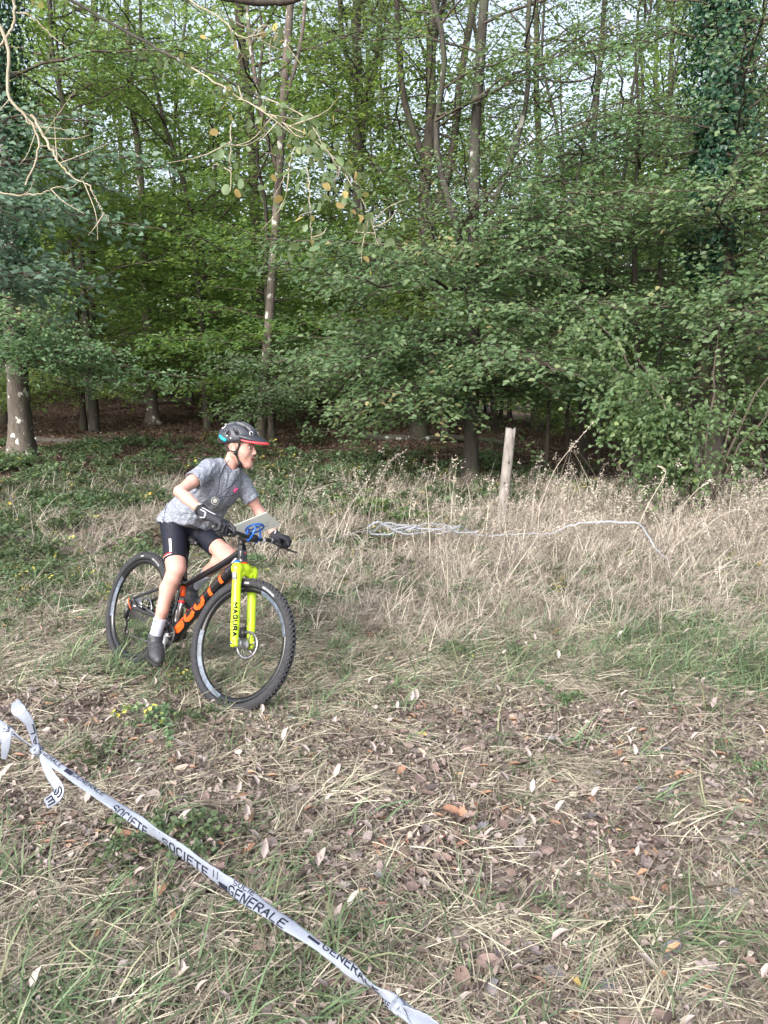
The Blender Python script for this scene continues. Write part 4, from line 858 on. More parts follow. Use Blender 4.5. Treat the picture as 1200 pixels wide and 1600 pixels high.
def heather():
    m, nt, bs, out = new_mat('grey heather jersey'); c = coords(nt, (1, 1, 1)); a = noise(nt, 230.0, 4.0, 0.75, coords(nt, (0.20, 0.34, 1.0))); b = noise(nt, 11.0, 3.0, 0.5, c); w = noise(nt, 9.0, 2.0, 0.5, coords(nt, (1.0, 1.6, 0.7)), 1.5)
    c1 = ramp(nt, [(0.36, (0.065, 0.075, 0.102)), (0.5, (0.175, 0.195, 0.245)), (0.64, (0.38, 0.41, 0.48))], a)
    nt.links.new(mix(nt, c1, (0.17, 0.185, 0.22), ramp(nt, [(0.35, (0.5, 0.5, 0.5)), (0.7, (0, 0, 0))], b)), bs.inputs['Base Color']); bs.inputs['Roughness'].default_value = 0.85; bs.inputs['Specular IOR Level'].default_value = 0.2
    bump(nt, bs, w, 0.55, 0.035); return m
M['heather'] = heather()
def cut_(a, b, ra, rb, ends=(0, 1)):
    """limb section with a flat hem at b (and at a)"""
    a = np.asarray(a, float); b = np.asarray(b, float); f0, lo, hi = cap_(a, b, ra, rb); d = N3(b-a)
    def fn(P):
        r = f0(P)
        if ends[1]: r = np.maximum(r, (P-b)@d)
        if ends[0]: r = np.maximum(r, (a-P)@d)
        return r
    return fn, lo, hi
V3 = lambda *a: np.array(a, float)
def rider():
    per = root('person', (0, 0, 0), 'young cyclist in grey T-shirt, dark shorts and visored helmet standing on the pedals', 'person'); per.matrix_world = BIKE
    bvec = np.array([math.sin(0.215), -math.cos(0.215), 0.0]); BC = np.array([0.985, 0, 0.955]); fw = np.array([math.cos(0.215), math.sin(0.215), 0])
    GR, GL = BC+bvec*0.283-fw*0.017+[0, 0, .010], BC-bvec*0.283-fw*0.017+[0, 0, .010]
    # --- joints
    PEL = V3(.285, 0, .965); CH = V3(.51, 0, 1.175); NB = V3(.60, 0.0, 1.315)
    SRt, SLf = V3(.612, -.140, 1.300), V3(.590, .140, 1.270); ER, EL = V3(.655, -.325, 1.125), V3(.632, .285, 1.130)
    WRi, WLf = V3(.885, -.285, 1.030), V3(.838, .288, 0.998)
    HR, HL = V3(.300, -.085, .945), V3(.320, .085, .945); KR, KL = V3(.480, -.115, .680), V3(.662, .112, .812)
    fr_ = np.array([BB[0]+CRK[0], -.140, BB[2]+CRK[1]]); fl_ = np.array([BB[0]-CRK[0], .140, BB[2]-CRK[1]])
    AR, AL = fr_+V3(-.088, .022, .142), fl_+V3(-.032, -.010, .200)
    # --- head frame
    up = N3(V3(0.0, -.22, .97)); f0 = V3(math.cos(math.radians(29)), math.sin(math.radians(29)), 0); f0 = N3(f0-up*(f0@up)); lf = np.cross(up, f0)
    R0 = np.stack([f0, lf, up], 1); RH = R0@rotm((0, 1, 0), 5); HC = V3(.655, .012, 1.480); sc = 0.97
    H = lambda x, y, z: HC+RH@(V3(x, y, z)*sc)
    hl = lambda P: ((P-HC)@RH)/sc
    # --- body: one continuous skin
    h = 0.0040; F = Field((.10, -.48, .10), (1.05, .46, 1.64), h)
    F.put(ell(H(-.010, 0, .025), V3(.090, .072, .088)*sc, RH)); F.put(ell(H(.030, 0, -.032), V3(.060, .060, .082)*sc, RH), .03)
    for s in (-1, 1):
        F.put(ell(H(.044, s*.036, -.034), V3(.038, .032, .038)*sc, RH), .025); F.put(cap_(H(-.005, s*.052, -.050), H(.060, s*.014, -.098), .022, .020), .03)
        F.put(cap_(H(.078, s*.012, .024), H(.066, s*.042, .026), .010, .009), .014)
    F.put(cap_(H(.068, 0, -.100), H(.072, 0, -.104), .020), .02)
    for s in (-1, 1): F.put(ell(H(.090, s*.031, .004), V3(.010, .016, .0075)*sc, RH), .008, 'sub')
    F.put(cap_(H(.088, 0, .012), H(.106, 0, -.026), .0065, .0095), .012)
    for s in (-1, 1): F.put(ell(H(.097, s*.011, -.031), V3(.009, .006, .006)*sc, RH), .006)
    F.put(ell(H(.078, 0, -.062), V3(.018, .028, .026)*sc, RH), .02)
    F.put(ell(H(.099, 0, -.064), V3(.014, .017, .0085)*sc, RH), .004, 'sub')
    for s in (-1, 1):
        e = H(-.010, s*.079, -.010); Re = RH@rotm((0, 0, 1), s*-14)@rotm((0, 1, 0), -12)
        F.put(ell(e, V3(.021, .009, .032)*sc, Re), .008); F.put(ell(e+RH@V3(.002, s*.006, .002), V3(.011, .004, .018)*sc, Re), .004, 'sub')
    chain(F, [(H(-.026, 0, -.045), .043), (NB+V3(.0, 0, .005), .045), (V3(.555, 0, 1.26), .055)], .02)
    chain(F, [(V3(.55, 0, 1.25), .055), (CH, .070), (PEL+V3(.08, 0, .06), .07), (PEL, .085)], .03)
    for s, S_, E_, W_, G_ in ((-1, SRt, ER, WRi, GR), (1, SLf, EL, WLf, GL)):
        chain(F, [(V3(.555, s*.05, 1.265), .045), (S_, .042), (S_*.45+E_*.55, .036), (E_, .031)], .02)
        m = E_*.68+W_*.32; chain(F, [(E_, .031), (m, .033), (W_, .0235), (W_*.5+G_*.5+V3(0, 0, .02), .020)], .014)
    for s, H_, K_, A_ in ((-1, HR, KR, AR), (1, HL, KL, AL)):
        chain(F, [(PEL+V3(0, s*.04, -.01), .09), (H_, .066), (H_*.45+K_*.55, .054), (K_*.85+H_*.15, .056), (K_+V3(.004, 0, .01), .054)], .02)
        sh = N3(A_-K_); back = N3(np.cross(np.cross(sh, V3(-1, 0, 0)), sh)); c = K_*.70+A_*.30+back*.016
        chain(F, [(K_, .053), (K_+sh*.06, .047), (c, .048), (K_*.38+A_*.62+back*.006, .034), (A_, .028)], .018)
        F.put(ell(K_-back*.026+V3(0, 0, .0), (.030, .030, .034)), .03)
    body = F.build('body', M['skin'], per); BF = F
    for s in (-1, 1):
        e = MB(); lathe(e, [(0.0001, -.0105), (.0075, -.0075), (.0105, 0), (.0075, .0075), (.0001, .0105)], 14, c=H(.0765, s*.0305, .004)); ey = e.build('eye', M['eye'], per)
        i = MB(); lathe(i, [(0.0001, .0028), (.0055, .0014), (.0078, -.0015)], 12, 'z', c=H(.0765, s*.0305, .004)+RH@V3(.0086, s*.003, .000), R=RH@rotm((0, 1, 0), 90)); i.build('iris', M['iris'], ey)
        b = MB(); add_tube(b, np.array([H(.0955, s*.016, .026), H(.092, s*.032, .031), H(.078, s*.046, .026)]), np.array([.0028, .0034, .002]), n=5, flat=.6); b.build('eyebrow', M['hair'], per)
    mo = MB(); add_tube(mo, np.array([H(.088, -.017, -.064), H(.0955, 0, -.064), H(.088, .017, -.064)]), np.array([.003, .0055, .003]), n=8); mo.build('mouth', M['mouth'], per)
    li = MB(); add_tube(li, spline([H(.089, -.020, -.063), H(.0985, -.007, -.0555), H(.0985, .007, -.0555), H(.089, .020, -.063)], 10), np.array([.001, .0018, .0024, .0026, .0026, .0026, .0026, .0024, .0018, .001]), n=6); add_tube(li, spline([H(.089, -.020, -.064), H(.096, -.008, -.0745), H(.096, .008, -.0745), H(.089, .020, -.064)], 10), np.array([.001, .002, .0028, .0032, .0032, .0032, .0032, .0028, .002, .001]), n=6); li.build('lips', M['lip'], per)
    F = Field(HC-.16, HC+.16, .0038); F.put(ell(H(-.013, 0, .022), V3(.094, .0765, .089)*sc, RH)); F.keep(lambda P: np.maximum(np.maximum(hl(P)[..., 0]-(-.030+.15*(hl(P)[..., 2])), -.052-hl(P)[..., 2]-.2*(hl(P)[..., 0]+.05)), hl(P)[..., 2]-.045)*.9)
    F.put(ell(H(.012, 0, .0), V3(.072, .2, .036)*sc, RH), .006, 'sub'); F.build('hair', M['hair'], per)
    # --- helmet
    HB_, hb_, HC0 = H, hl, HC; HC = HC+RH@V3(-.004, 0, .018); H = lambda x, y, z: HC+RH@(V3(x, y, z)*sc); hl = lambda P: ((P-HC)@RH)/sc
    F = Field(HC-.21, HC+.23, .0036); F.put(ell(H(-.010, 0, .040), V3(.124, .098, .100)*sc, RH)); F.put(ell(H(-.075, 0, .020), V3(.062, .080, .068)*sc, RH), .03)
    F.keep(lambda P: (-(hl(P)[..., 2]-.016-.22*np.maximum(hl(P)[..., 0], -.09)))*.9)
    F.put(ell(H(-.010, 0, .034), V3(.1135, .0875, .089)*sc, RH), .002, 'sub')
    arc = lambda y, a: H(-.010+.126*math.cos(a)*math.sqrt(1-(y/.105)**2), y, .040+.102*math.sin(a)*math.sqrt(1-(y/.105)**2))
    for y, a0, a1, r in ((-.018, 38, 84, .0118), (.018, 38, 84, .0118), (-.050, 40, 60, .0150), (.050, 40, 60, .0150), (-.052, 70, 92, .0145), (.052, 70, 92, .0145), (-.050, 106, 126, .0140), (.050, 106, 126, .0140), (-.016, 104, 138, .0118), (.016, 104, 138, .0118)):
        th = np.radians(np.linspace(a0, a1, 6)); [F.put(cap_(arc(y, t0), arc(y, t1), r), .003, 'sub') for t0, t1 in zip(th[:-1], th[1:])]
    for s in (-1, 1):
        F.put(cap_(H(-.040, s*.092, .052), H(-.062, s*.086, .078), .014, .006), .003, 'sub'); F.put(cap_(H(-.078, s*.076, .070), H(-.090, s*.064, .090), .011, .006), .003, 'sub')
        F.put(cap_(H(.020, s*.094, .064), H(-.010, s*.086, .094), .012, .010), .002, 'sub')
    shell = F.build('helmet', M['helmet'], per)
    F = Field(HC-.2, HC+.2, .004); F.put(ell(H(-.012, 0, .036), V3(.107, .083, .084)*sc, RH)); F.keep(lambda P: (-(hl(P)[..., 2]-.022-.22*hl(P)[..., 0]))*.9); F.build('helmet_liner', M['sole'], shell)
    F = Field(HC-.21, HC+.23, .0036); F.put(ell(H(-.012, 0, .040), V3(.1225, .0965, .096)*sc, RH)); F.put(ell(H(-.078, 0, .012), V3(.061, .079, .062)*sc, RH), .03)
    F.keep(lambda P: np.maximum(-(hl(P)[..., 2]-.006-.22*np.maximum(hl(P)[..., 0], -.12)), hl(P)[..., 2]-.045-.22*hl(P)[..., 0])*.9); F.put(ell(H(0, 0, -.01), V3(.097, .079, .088)*sc, RH), .003, 'sub'); F.build('helmet_rim', M['strap'], shell)
    F = Field(HC-.20, HC+.26, .0034); Rv = RH@rotm((0, 1, 0), 7)
    F.put(ell(H(.050, 0, .046), V3(.130, .1005, .030)*sc, Rv)); F.put(ell(H(.040, 0, .020), V3(.128, .098, .026)*sc, Rv), .004, 'sub'); F.keep(lambda P: np.maximum(.030-hl(P)[..., 0]+.5*np.maximum(0, .07-np.abs(hl(P)[..., 1])), 0*hl(P)[..., 0]-1)); vis = F.build('visor', M['helmet'], shell)
    rm = MB(); an = np.radians(np.linspace(-88, 88, 29)); e = np.array([HC+sc*(RH@V3(.050, 0, .041)+Rv@V3(.130*math.cos(a), .1005*math.sin(a), -.001-.012*abs(math.sin(a))**2)) for a in an])
    add_tube(rm, e, .0042+.0046*np.cos(an), n=8); rm.build('visor_edge', M['visor_red'], vis)
    def onshell(p, n, sz, mat, name, par):
        k = MB(); n = N3(n); a, b = perp(n); add_tube(k, np.array([p-n*.006, p+n*.004]), sz, n=16); return k.build(name, mat, par)
    for s in (-1, 1):
        c = MB(); add_tube(c, np.array([H(-.102, s*.077, .034), H(-.080, s*.087, .020), H(-.050, s*.094, .010)]), np.array([.007, .010, .009]), n=8, flat=1); c.build('cyan_tab', M['cyan'], shell)
        for q in ((-.045, .040), (-.018, .030)): onshell(H(q[0], s*.0955, q[1]), RH@V3(0, s, .1), .0042, M['white'], 'rivet', shell)
        for (x, y, z, rr) in ((-.095, .055, .095, .019), (.092, .050, .075, .014)):
            n = N3(V3((x+.01)/.124**2, s*y/.098**2, (z-.04)/.1**2)); p = V3(-.010, 0, .040)+V3(x+.01, s*y, z-.04)/math.sqrt(((x+.01)/.124)**2+(y/.098)**2+((z-.04)/.1)**2)
            p, n = HC+RH@(p*sc), RH@n; a, b = perp(n); k = MB(); add_tube(k, p+n*.001+np.outer(np.cos(np.linspace(0, 2*np.pi, 21)), a)*rr*.72+np.outer(np.sin(np.linspace(0, 2*np.pi, 21)), b)*rr, .0022, n=6, cap=False); k.build('white_ring', M['white'], shell)
            onshell(p, n, rr*.6, M['strap'], 'port', shell)
    st = MB()
    for s in (-1, 1):
        j = BF.push(HB_(.014, s*.078, -.052)[None], .008)[0]; a1 = H(.034, s*.086, .018); a2 = H(-.050, s*.082, .004)
        p1 = spline([a1, BF.push(HB_(.030, s*.078, -.015)[None], .006)[0], j], 8); p2 = spline([a2, BF.push(HB_(-.034, s*.08, -.036)[None], .012)[0], j], 8)
        p3 = np.concatenate([j[None], BF.push(np.array([HB_(.026, s*.070, -.075), HB_(.036, s*.055, -.098), HB_(.046, s*.034, -.118), HB_(.050, s*.012, -.13)]), .006)]); p3 = spline(p3, 14)
        add_tube(st, p1, .0062, n=6, flat=.7); add_tube(st, p2, .0058, n=6, flat=.7); add_tube(st, p3, .0068, n=6, flat=.7); add_tube(st, np.array([j+up*.010, j-up*.014]), .0115, n=8); add_tube(st, p3[7:10], .010, n=8)
    st.build('chin_strap', M['strap'], shell)
    H, hl, HC = HB_, hb_, HC0
    # --- T-shirt
    F = Field((.08, -.38, .84), (.86, .38, 1.48), .0042)
    for s in (-1, 1):
        F.put(cap_(V3(.36, s*.046, .940), V3(.44, s*.05, 1.06), .084, .086), .03)
        chain(F, [(V3(.278, s*.070, .940), .107), (V3(.335, s*.060, 1.03), .093), (V3(.42, s*.058, 1.105), .088), (V3(.510, s*.064, 1.195), .086), (V3(.565, s*.062, 1.265), .072), (V3(.595, s*.044, 1.335), .050)], .05)
        F.put(cap_(V3(.58, s*.05, 1.310), (SRt, SLf)[s > 0]+V3(-.005, 0, .004), .066, .052), .04)
    chain(F, [(V3(.592, 0, 1.300), .068), (V3(.575, 0, 1.265), .080), (V3(.53, 0, 1.185), .095), (V3(.41, 0, 1.075), .092)], .04)
    for s, S_, E_ in ((-1, SRt, ER), (1, SLf, EL)):
        b = S_*(.47)+E_*(.53); F.put(cut_(S_+(S_-E_)*.05, b, .053, .056, (0, 1)), .025)
        dr = N3(E_-S_); F.put(cut_(b-dr*.02, b+dr*.02, .046, .049, (1, 1)), .002, 'sub')
    hem = N3(V3(.12, -.06, -.99)); F.keep(lambda P: (P-V3(.30, 0, .930))@hem-.006*np.sin(P[..., 0]*40+P[..., 1]*30))
    F.put(cap_(V3(.620, 0, 1.405), V3(.712, 0, 1.385), .052, .070), .008, 'sub')     # neckline
    SHF = F
    V, Q = F.surf()
    n = np.zeros_like(V); fn = np.cross(V[Q[:, 2]]-V[Q[:, 0]], V[Q[:, 3]]-V[Q[:, 1]])
    for k in range(4): np.add.at(n, Q[:, k], fn)
    n = N3(n); x, y, z = V.T
    fold = np.sin(58*x+42*z+5*np.sin(16*y+9*z))*.5+np.sin(95*z-60*x+7*np.sin(13*y+21*x))*.35+np.sin(140*(x*.3+z)+9*np.sin(20*y))*.25
    wt_ = .35+.65*sstep(1.16, 1.0, z); V = V+n*(fold*.0042*wt_)[:, None]
    mb = MB(); mb.add(V, Q); shirt = mb.build('t_shirt', M['heather'], per)
    LG = SHF.push(LOGO[None], .001)[0]
    pk = MB(); pn = N3(V3(.88, .12, -.35)); a_, b_ = perp(pn)
    for (dx, dz, r_) in ((0, 0, .011), (.010, .012, .006), (-.008, .016, .005), (.012, -.008, .005)): add_tube(pk, np.array([LG+a_*dx+b_*dz-pn*.006, LG+a_*dx+b_*dz+pn*.003]), r_, n=10)
    pk.build('chest_print', M['pink'], shirt)
    sm = MB()
    for pts in ([V3(.30, -.2, 1.16), V3(.29, -.2, 1.06), V3(.33, -.2, .94)], [V3(.60, -.16, 1.34), V3(.58, -.13, 1.22), V3(.53, -.15, 1.14)]):
        add_tube(sm, SHF.push(spline(pts, 16), .0012), .0016, n=5)
    sm.build('seam', M['darkprint'], shirt)
    # --- shorts
    F = Field((.10, -.25, .66), (.68, .25, 1.08), .0042)
    for s, H_, K_, q in ((-1, HR, KR, .80), (1, HL, KL, .62)):
        b = H_*(1-q)+K_*q; F.put(cap_(PEL+V3(.018, s*.048, .03), H_, .072, .076), .03); F.put(cut_(H_, b, .0805, .0665, (0, 1)), .025)
    F.put(cap_(PEL+V3(.01, 0, -.02), PEL+V3(.03, 0, -.04), .078), .04); F.keep(lambda P: P[..., 2]-1.04)
    V, Q = F.surf(); mb = MB(); mb.add(V, Q); sho = mb.build('shorts', M['lycra'], per)
    # reflective strip and hem prints on the right leg, laid 1.5 mm over the cloth
    dleg = N3(KR-HR); side = N3(V3(0, -1, 0)-dleg*(-dleg[1])); fr2 = np.cross(side, dleg); fr2 = fr2*(1 if fr2[0] > 0 else -1)
    def legband(t0, t1, a0, a1, mat, name):
        m = MB(); T_ = np.linspace(t0, t1, 8); A_ = np.radians(np.linspace(a0, a1, 10)); R_ = lambda t: .0805+(.0665-.0805)*t/.80+.0036
        P = np.array([[HR+(KR-HR)*t+R_(t)*(math.cos(a)*side+math.sin(a)*fr2) for a in A_] for t in T_]).reshape(-1, 3); i = np.arange(7)[:, None]*10; j = np.arange(9)[None]
        m.add(P, np.stack([i+j, i+j+1, i+j+11, i+j+10], -1).reshape(-1, 4)); return m.build(name, mat, sho)
    legband(.46, .735, 29, 40, M['white'], 'reflective_strip'); legband(.742, .754, -36, 38, M['red'], 'hem_print'); legband(.772, .782, -36, 38, M['white'], 'hem_print')
    # --- socks and shoes
    for s, K_, A_, P_ in ((-1, KR, AR, fr_), (1, KL, AL, fl_)):
        d = N3(K_-A_); F = Field(np.minimum(A_, P_)-.16, np.maximum(A_, P_)+.18, .0036)
        F.put(cut_(A_+d*.105, A_+V3(0, 0, -.03), .0385, .032, (1, 0))); F.put(cap_(A_, A_+V3(.004, 0, -.04), .031, .028), .01); so = F.build('sock', M['sock'], per)
        mk = MB(); o_ = A_+d*.085+N3(V3(.3, -1, .0))*.0385; add_tube(mk, np.array([o_+V3(.008, 0, .004), o_+V3(-.002, -.001, -.003), o_+V3(-.012, 0, .001)]), np.array([.0012, .0028, .0015]), n=5); mk.build('sock_mark', M['darkprint'], so)
        tl = 14 if s < 0 else 10
        yw = rotm((0, 0, 1), -24 if s < 0 else 6); heel, ball, toe = P_+yw@V3(-.112, 0, .064 if s < 0 else .072), P_+yw@V3(.008, -s*.004, .042), P_+yw@V3(.062, -s*.010, .020)
        fd = N3(ball-heel); fu = N3(np.cross(fd, yw@V3(0, 1, 0)))*1.0; fu = fu if fu[2] > 0 else -fu; sd_ = np.cross(fu, fd)
        F = Field(P_-.22, P_+.24, .0036)
        F.put(ell(heel+fu*.012, V3(.040, .034, .042), np.stack([fd, sd_, fu], 1))); chain(F, [(heel+fu*.012+fd*.01, .033), (heel+fd*.075+fu*.016, .036), (ball+fu*.004, .035), (toe+fu*.004, .026)], .025)
        F.put(cap_(heel+fd*.02+fu*.03, A_+V3(0, 0, -.012), .038, .041), .03); F.put(ell(ball, V3(.055, .041, .028), np.stack([fd, sd_, fu], 1)), .02)
        F.put(cap_(A_+V3(0, 0, -.02), A_+d*.06, .0345, .036), .004, 'sub'); F.keep(lambda P: np.maximum(-(P-heel)@fu-.030, (P-(A_+d*.004))@d))
        for t in (.052, .078, .105): pass
        shoe = F.build('shoe', M['shoe'], per)
        F = Field(P_-.22, P_+.24, .0036)
        chain(F, [(heel-fu*.026, .036), (heel+fd*.07-fu*.028, .034), (ball-fu*.026, .040), (toe-fu*.022, .030)], .03); F.keep(lambda P: np.maximum((P-heel)@fu+.024, -(P-heel)@fu-.042)); F.build('sole', M['sole'], shoe)
        for q, t in enumerate((.055, .085, .112)):
            m = MB(); c0 = heel+fd*t+fu*(.020-.006*q); an = np.radians(np.linspace(-78, 78, 12)); add_tube(m, np.array([c0+fu*math.cos(a)*.0395+sd_*math.sin(a)*.0395 for a in an]), .0065, n=6, flat=.35); m.build('shoe_strap', M['shoe' if q else 'sole'], shoe)
        m = MB(); e = heel+fd*.062+fu*.052+sd_*(-.010); add_tube(m, np.array([e, e+fu*.008]), .012 if s > 0 else .004, n=12); m.build('dial', M['red'] if s > 0 else M['sole'], shoe)
    # --- gloves: palm, four fingers of their own length closed round the grip, thumb from the side
    for s, G_, W_ in ((-1, GR, WRi), (1, GL, WLf)):
        F = Field(np.minimum(G_, W_)-.11, np.maximum(G_, W_)+.12, .0030)
        out = bvec*(-s); z = V3(0, 0, 1.0); wd = N3(W_-G_); kn = G_+fw*.020+z*.034
        F.put(cut_(W_+wd*.030, W_-wd*.02, .0315, .030, (1, 0)));
        for o in (-.024, 0, .024): F.put(cap_(W_+out*o*.7-wd*.012, kn+out*o*1.1, .0225, .0195), .016)
        for q, (o, ln) in enumerate(((-.036, 1.0), (-.0125, 1.1), (.0115, 1.03), (.034, .85))):
            k0 = kn+out*o; r = .0115 if q < 3 else .0102
            if q == 0: pts = [(k0, r+.001), (k0+fw*.034*ln-z*.006, r), (k0+fw*.058*ln-z*.018, r-.001), (k0+fw*.066*ln-z*.036, r-.002)]
            else: pts = [(k0, r+.001), (k0+fw*.027*ln-z*.014, r), (k0+fw*.022*ln-z*.046*ln, r-.0006), (k0-fw*.008-z*.056*ln, r-.0016)]
            chain(F, pts, .005)
        tb = W_-wd*.03-out*.022; chain(F, [(tb, .016), (G_-out*.046+fw*.0+z*.022, .0125), (G_-out*.050+fw*.026+z*.000, .0110), (G_-out*.040+fw*.034-z*.020, .0098)], .007)
        gl = F.build('glove', M['glove'], per)
        m = MB(); add_tube(m, spline([W_+wd*.026+out*.034*0+z*.031, W_-wd*.01-out*.024+z*.024, W_-wd*.035-out*.036+z*.008, W_-wd*.02-out*.036-z*.008], 12), .0055, n=6, flat=.5) if s > 0 else add_tube(m, F.push(spline([W_+wd*.02+V3(.02, -.03, .03), W_-wd*.03+V3(.02, -.02, .05), W_-wd*.08+V3(.03, .0, .05)], 12), .001), .0045, n=6, flat=.6)
        if s < 0: add_tube(m, F.push(spline([W_+wd*.02+V3(.02, -.04, .012), W_-wd*.025+V3(.03, -.034, .016), W_-wd*.045+V3(.02, -.034, -.004), W_-wd*.015+V3(.0, -.034, -.022)], 14), .001), .0055, n=6, flat=.6)
        m.build('glove_panel', M['glove_grey'], gl)
    # --- wrist band, neck cords, compass
    d = N3(WRi-ER); c = WRi-d*.040; a, b = perp(d); an = np.linspace(0, 2*np.pi, 25); w = MB(); add_tube(w, c+np.outer(np.cos(an), a)*.0300+np.outer(np.sin(an), b)*.0300, .0065, n=8, cap=False, flat=1.6); wb = w.build('wrist_band', M['strap'], per)
    w = MB(); add_tube(w, np.array([c+N3(V3(.1, -.4, 1))*.028, c+N3(V3(.1, -.4, 1))*.037]), .013, n=14); w.build('watch_face', M['alu'], wb)
    CP = SHF.push(COMPASS[None], .012)[0]; CP = CP if SHF.val(COMPASS[None])[0] < .012 else COMPASS
    for pts in ([H(-.030, -.062, -.085), V3(.655, -.080, 1.300), V3(.680, -.088, 1.20), CP+V3(-.004, 0, .022)], [H(-.020, .052, -.085), V3(.672, .030, 1.285), V3(.690, -.045, 1.20), CP+V3(.004, 0, .022)], [V3(.665, .045, 1.340), V3(.690, .062, 1.245), V3(.690, .030, 1.190), CP+V3(.006, .004, .020)]):
        k = MB(); q_ = spline(pts, 24); ins = SHF.val(q_) < .004; q_[ins] = SHF.push(q_[ins], .004); add_tube(k, q_, .0024, n=5); k.build('neck_cord', M['strap'], per)
    k = MB(); nrm = N3(V3(.80, -.60, .10)); add_tube(k, np.array([CP-nrm*.006, CP+nrm*.006]), .024, n=20); cm = k.build('compass', M['board'], per)
    k = MB(); a, b = perp(nrm); an = np.linspace(0, 2*np.pi, 25); add_tube(k, CP+nrm*.007+np.outer(np.cos(an), a)*.017+np.outer(np.sin(an), b)*.017, .0022, n=6, cap=False); k.build('dial_ring', M['darkprint'], cm)
COMPASS = V3(.648, -.07, 1.126); LOGO = V3(.640, .050, 1.220)
rider()
# ------------------------------------------------------------------ barrier tape, post, logs, small plants, single leaves
M['tape'] = simple('white plastic tape', (0.185, 0.208, 0.258), 0.4, var=0.07, scale=30, bmp=0.5, sc=(1, 1, 1))
M['tape_far'] = simple('white slack tape', (0.22, 0.232, 0.26), 0.7, var=0.1, scale=30)
M['tape_print'] = simple('navy tape print', (0.012, 0.014, 0.026), 0.8, var=0.1, spec=0.15)
M['post'] = bark_mat('weathered grey post', (0.10, 0.09, 0.08), (0.29, 0.265, 0.245), (0.07, 0.055, 0.045), 0.72)
class Ribbon:
    """folded plastic tape along a path: a flat lens in section that twists; at(s, t) gives points on its front"""
    def __init__(q, path, width, facing, thick=0.10, n=None):
        q.p = np.asarray(path, float); k = len(q.p); q.t = N3(np.gradient(q.p, axis=0)); q.w = np.broadcast_to(width, (k,)); q.th = thick
        f = np.broadcast_to(facing, (k, 3)); f = N3(f-q.t*np.sum(f*q.t, 1, keepdims=True)); q.f = f; q.s = np.cross(f, q.t)
        q.len = np.concatenate([[0], np.cumsum(np.linalg.norm(np.diff(q.p, axis=0), axis=1))])
    def mesh(q, mb, nn=14, crumple=0.0):
        an = np.linspace(0, 2*np.pi, nn, endpoint=False); k = len(q.p)
        w = q.w[:, None]/2*(1+crumple*(rng.random((k, nn))-0.5))
        V = q.p[:, None]+(np.cos(an)*w)[..., None]*q.s[:, None]+(np.sin(an)*w*q.th)[..., None]*q.f[:, None]
        i = np.arange(k-1)[:, None]*nn; j = np.arange(nn)[None]; j2 = (j+1) % nn
        mb.add(V.reshape(-1, 3), np.stack([i+j, i+j2, i+nn+j2, i+nn+j], -1).reshape(-1, 4)); return mb
    def at(q, s, t, off=0.0012):
        g = lambda a: np.stack([np.interp(s, q.len, a[:, i]) for i in range(3)], 1); w = np.interp(s, q.len, q.w)/2
        t = np.clip(t, -0.98, 0.98); return g(q.p)+(t*w)[:, None]*g(q.s)+((np.sqrt(1-t*t))*w*q.th+off)[:, None]*g(q.f)
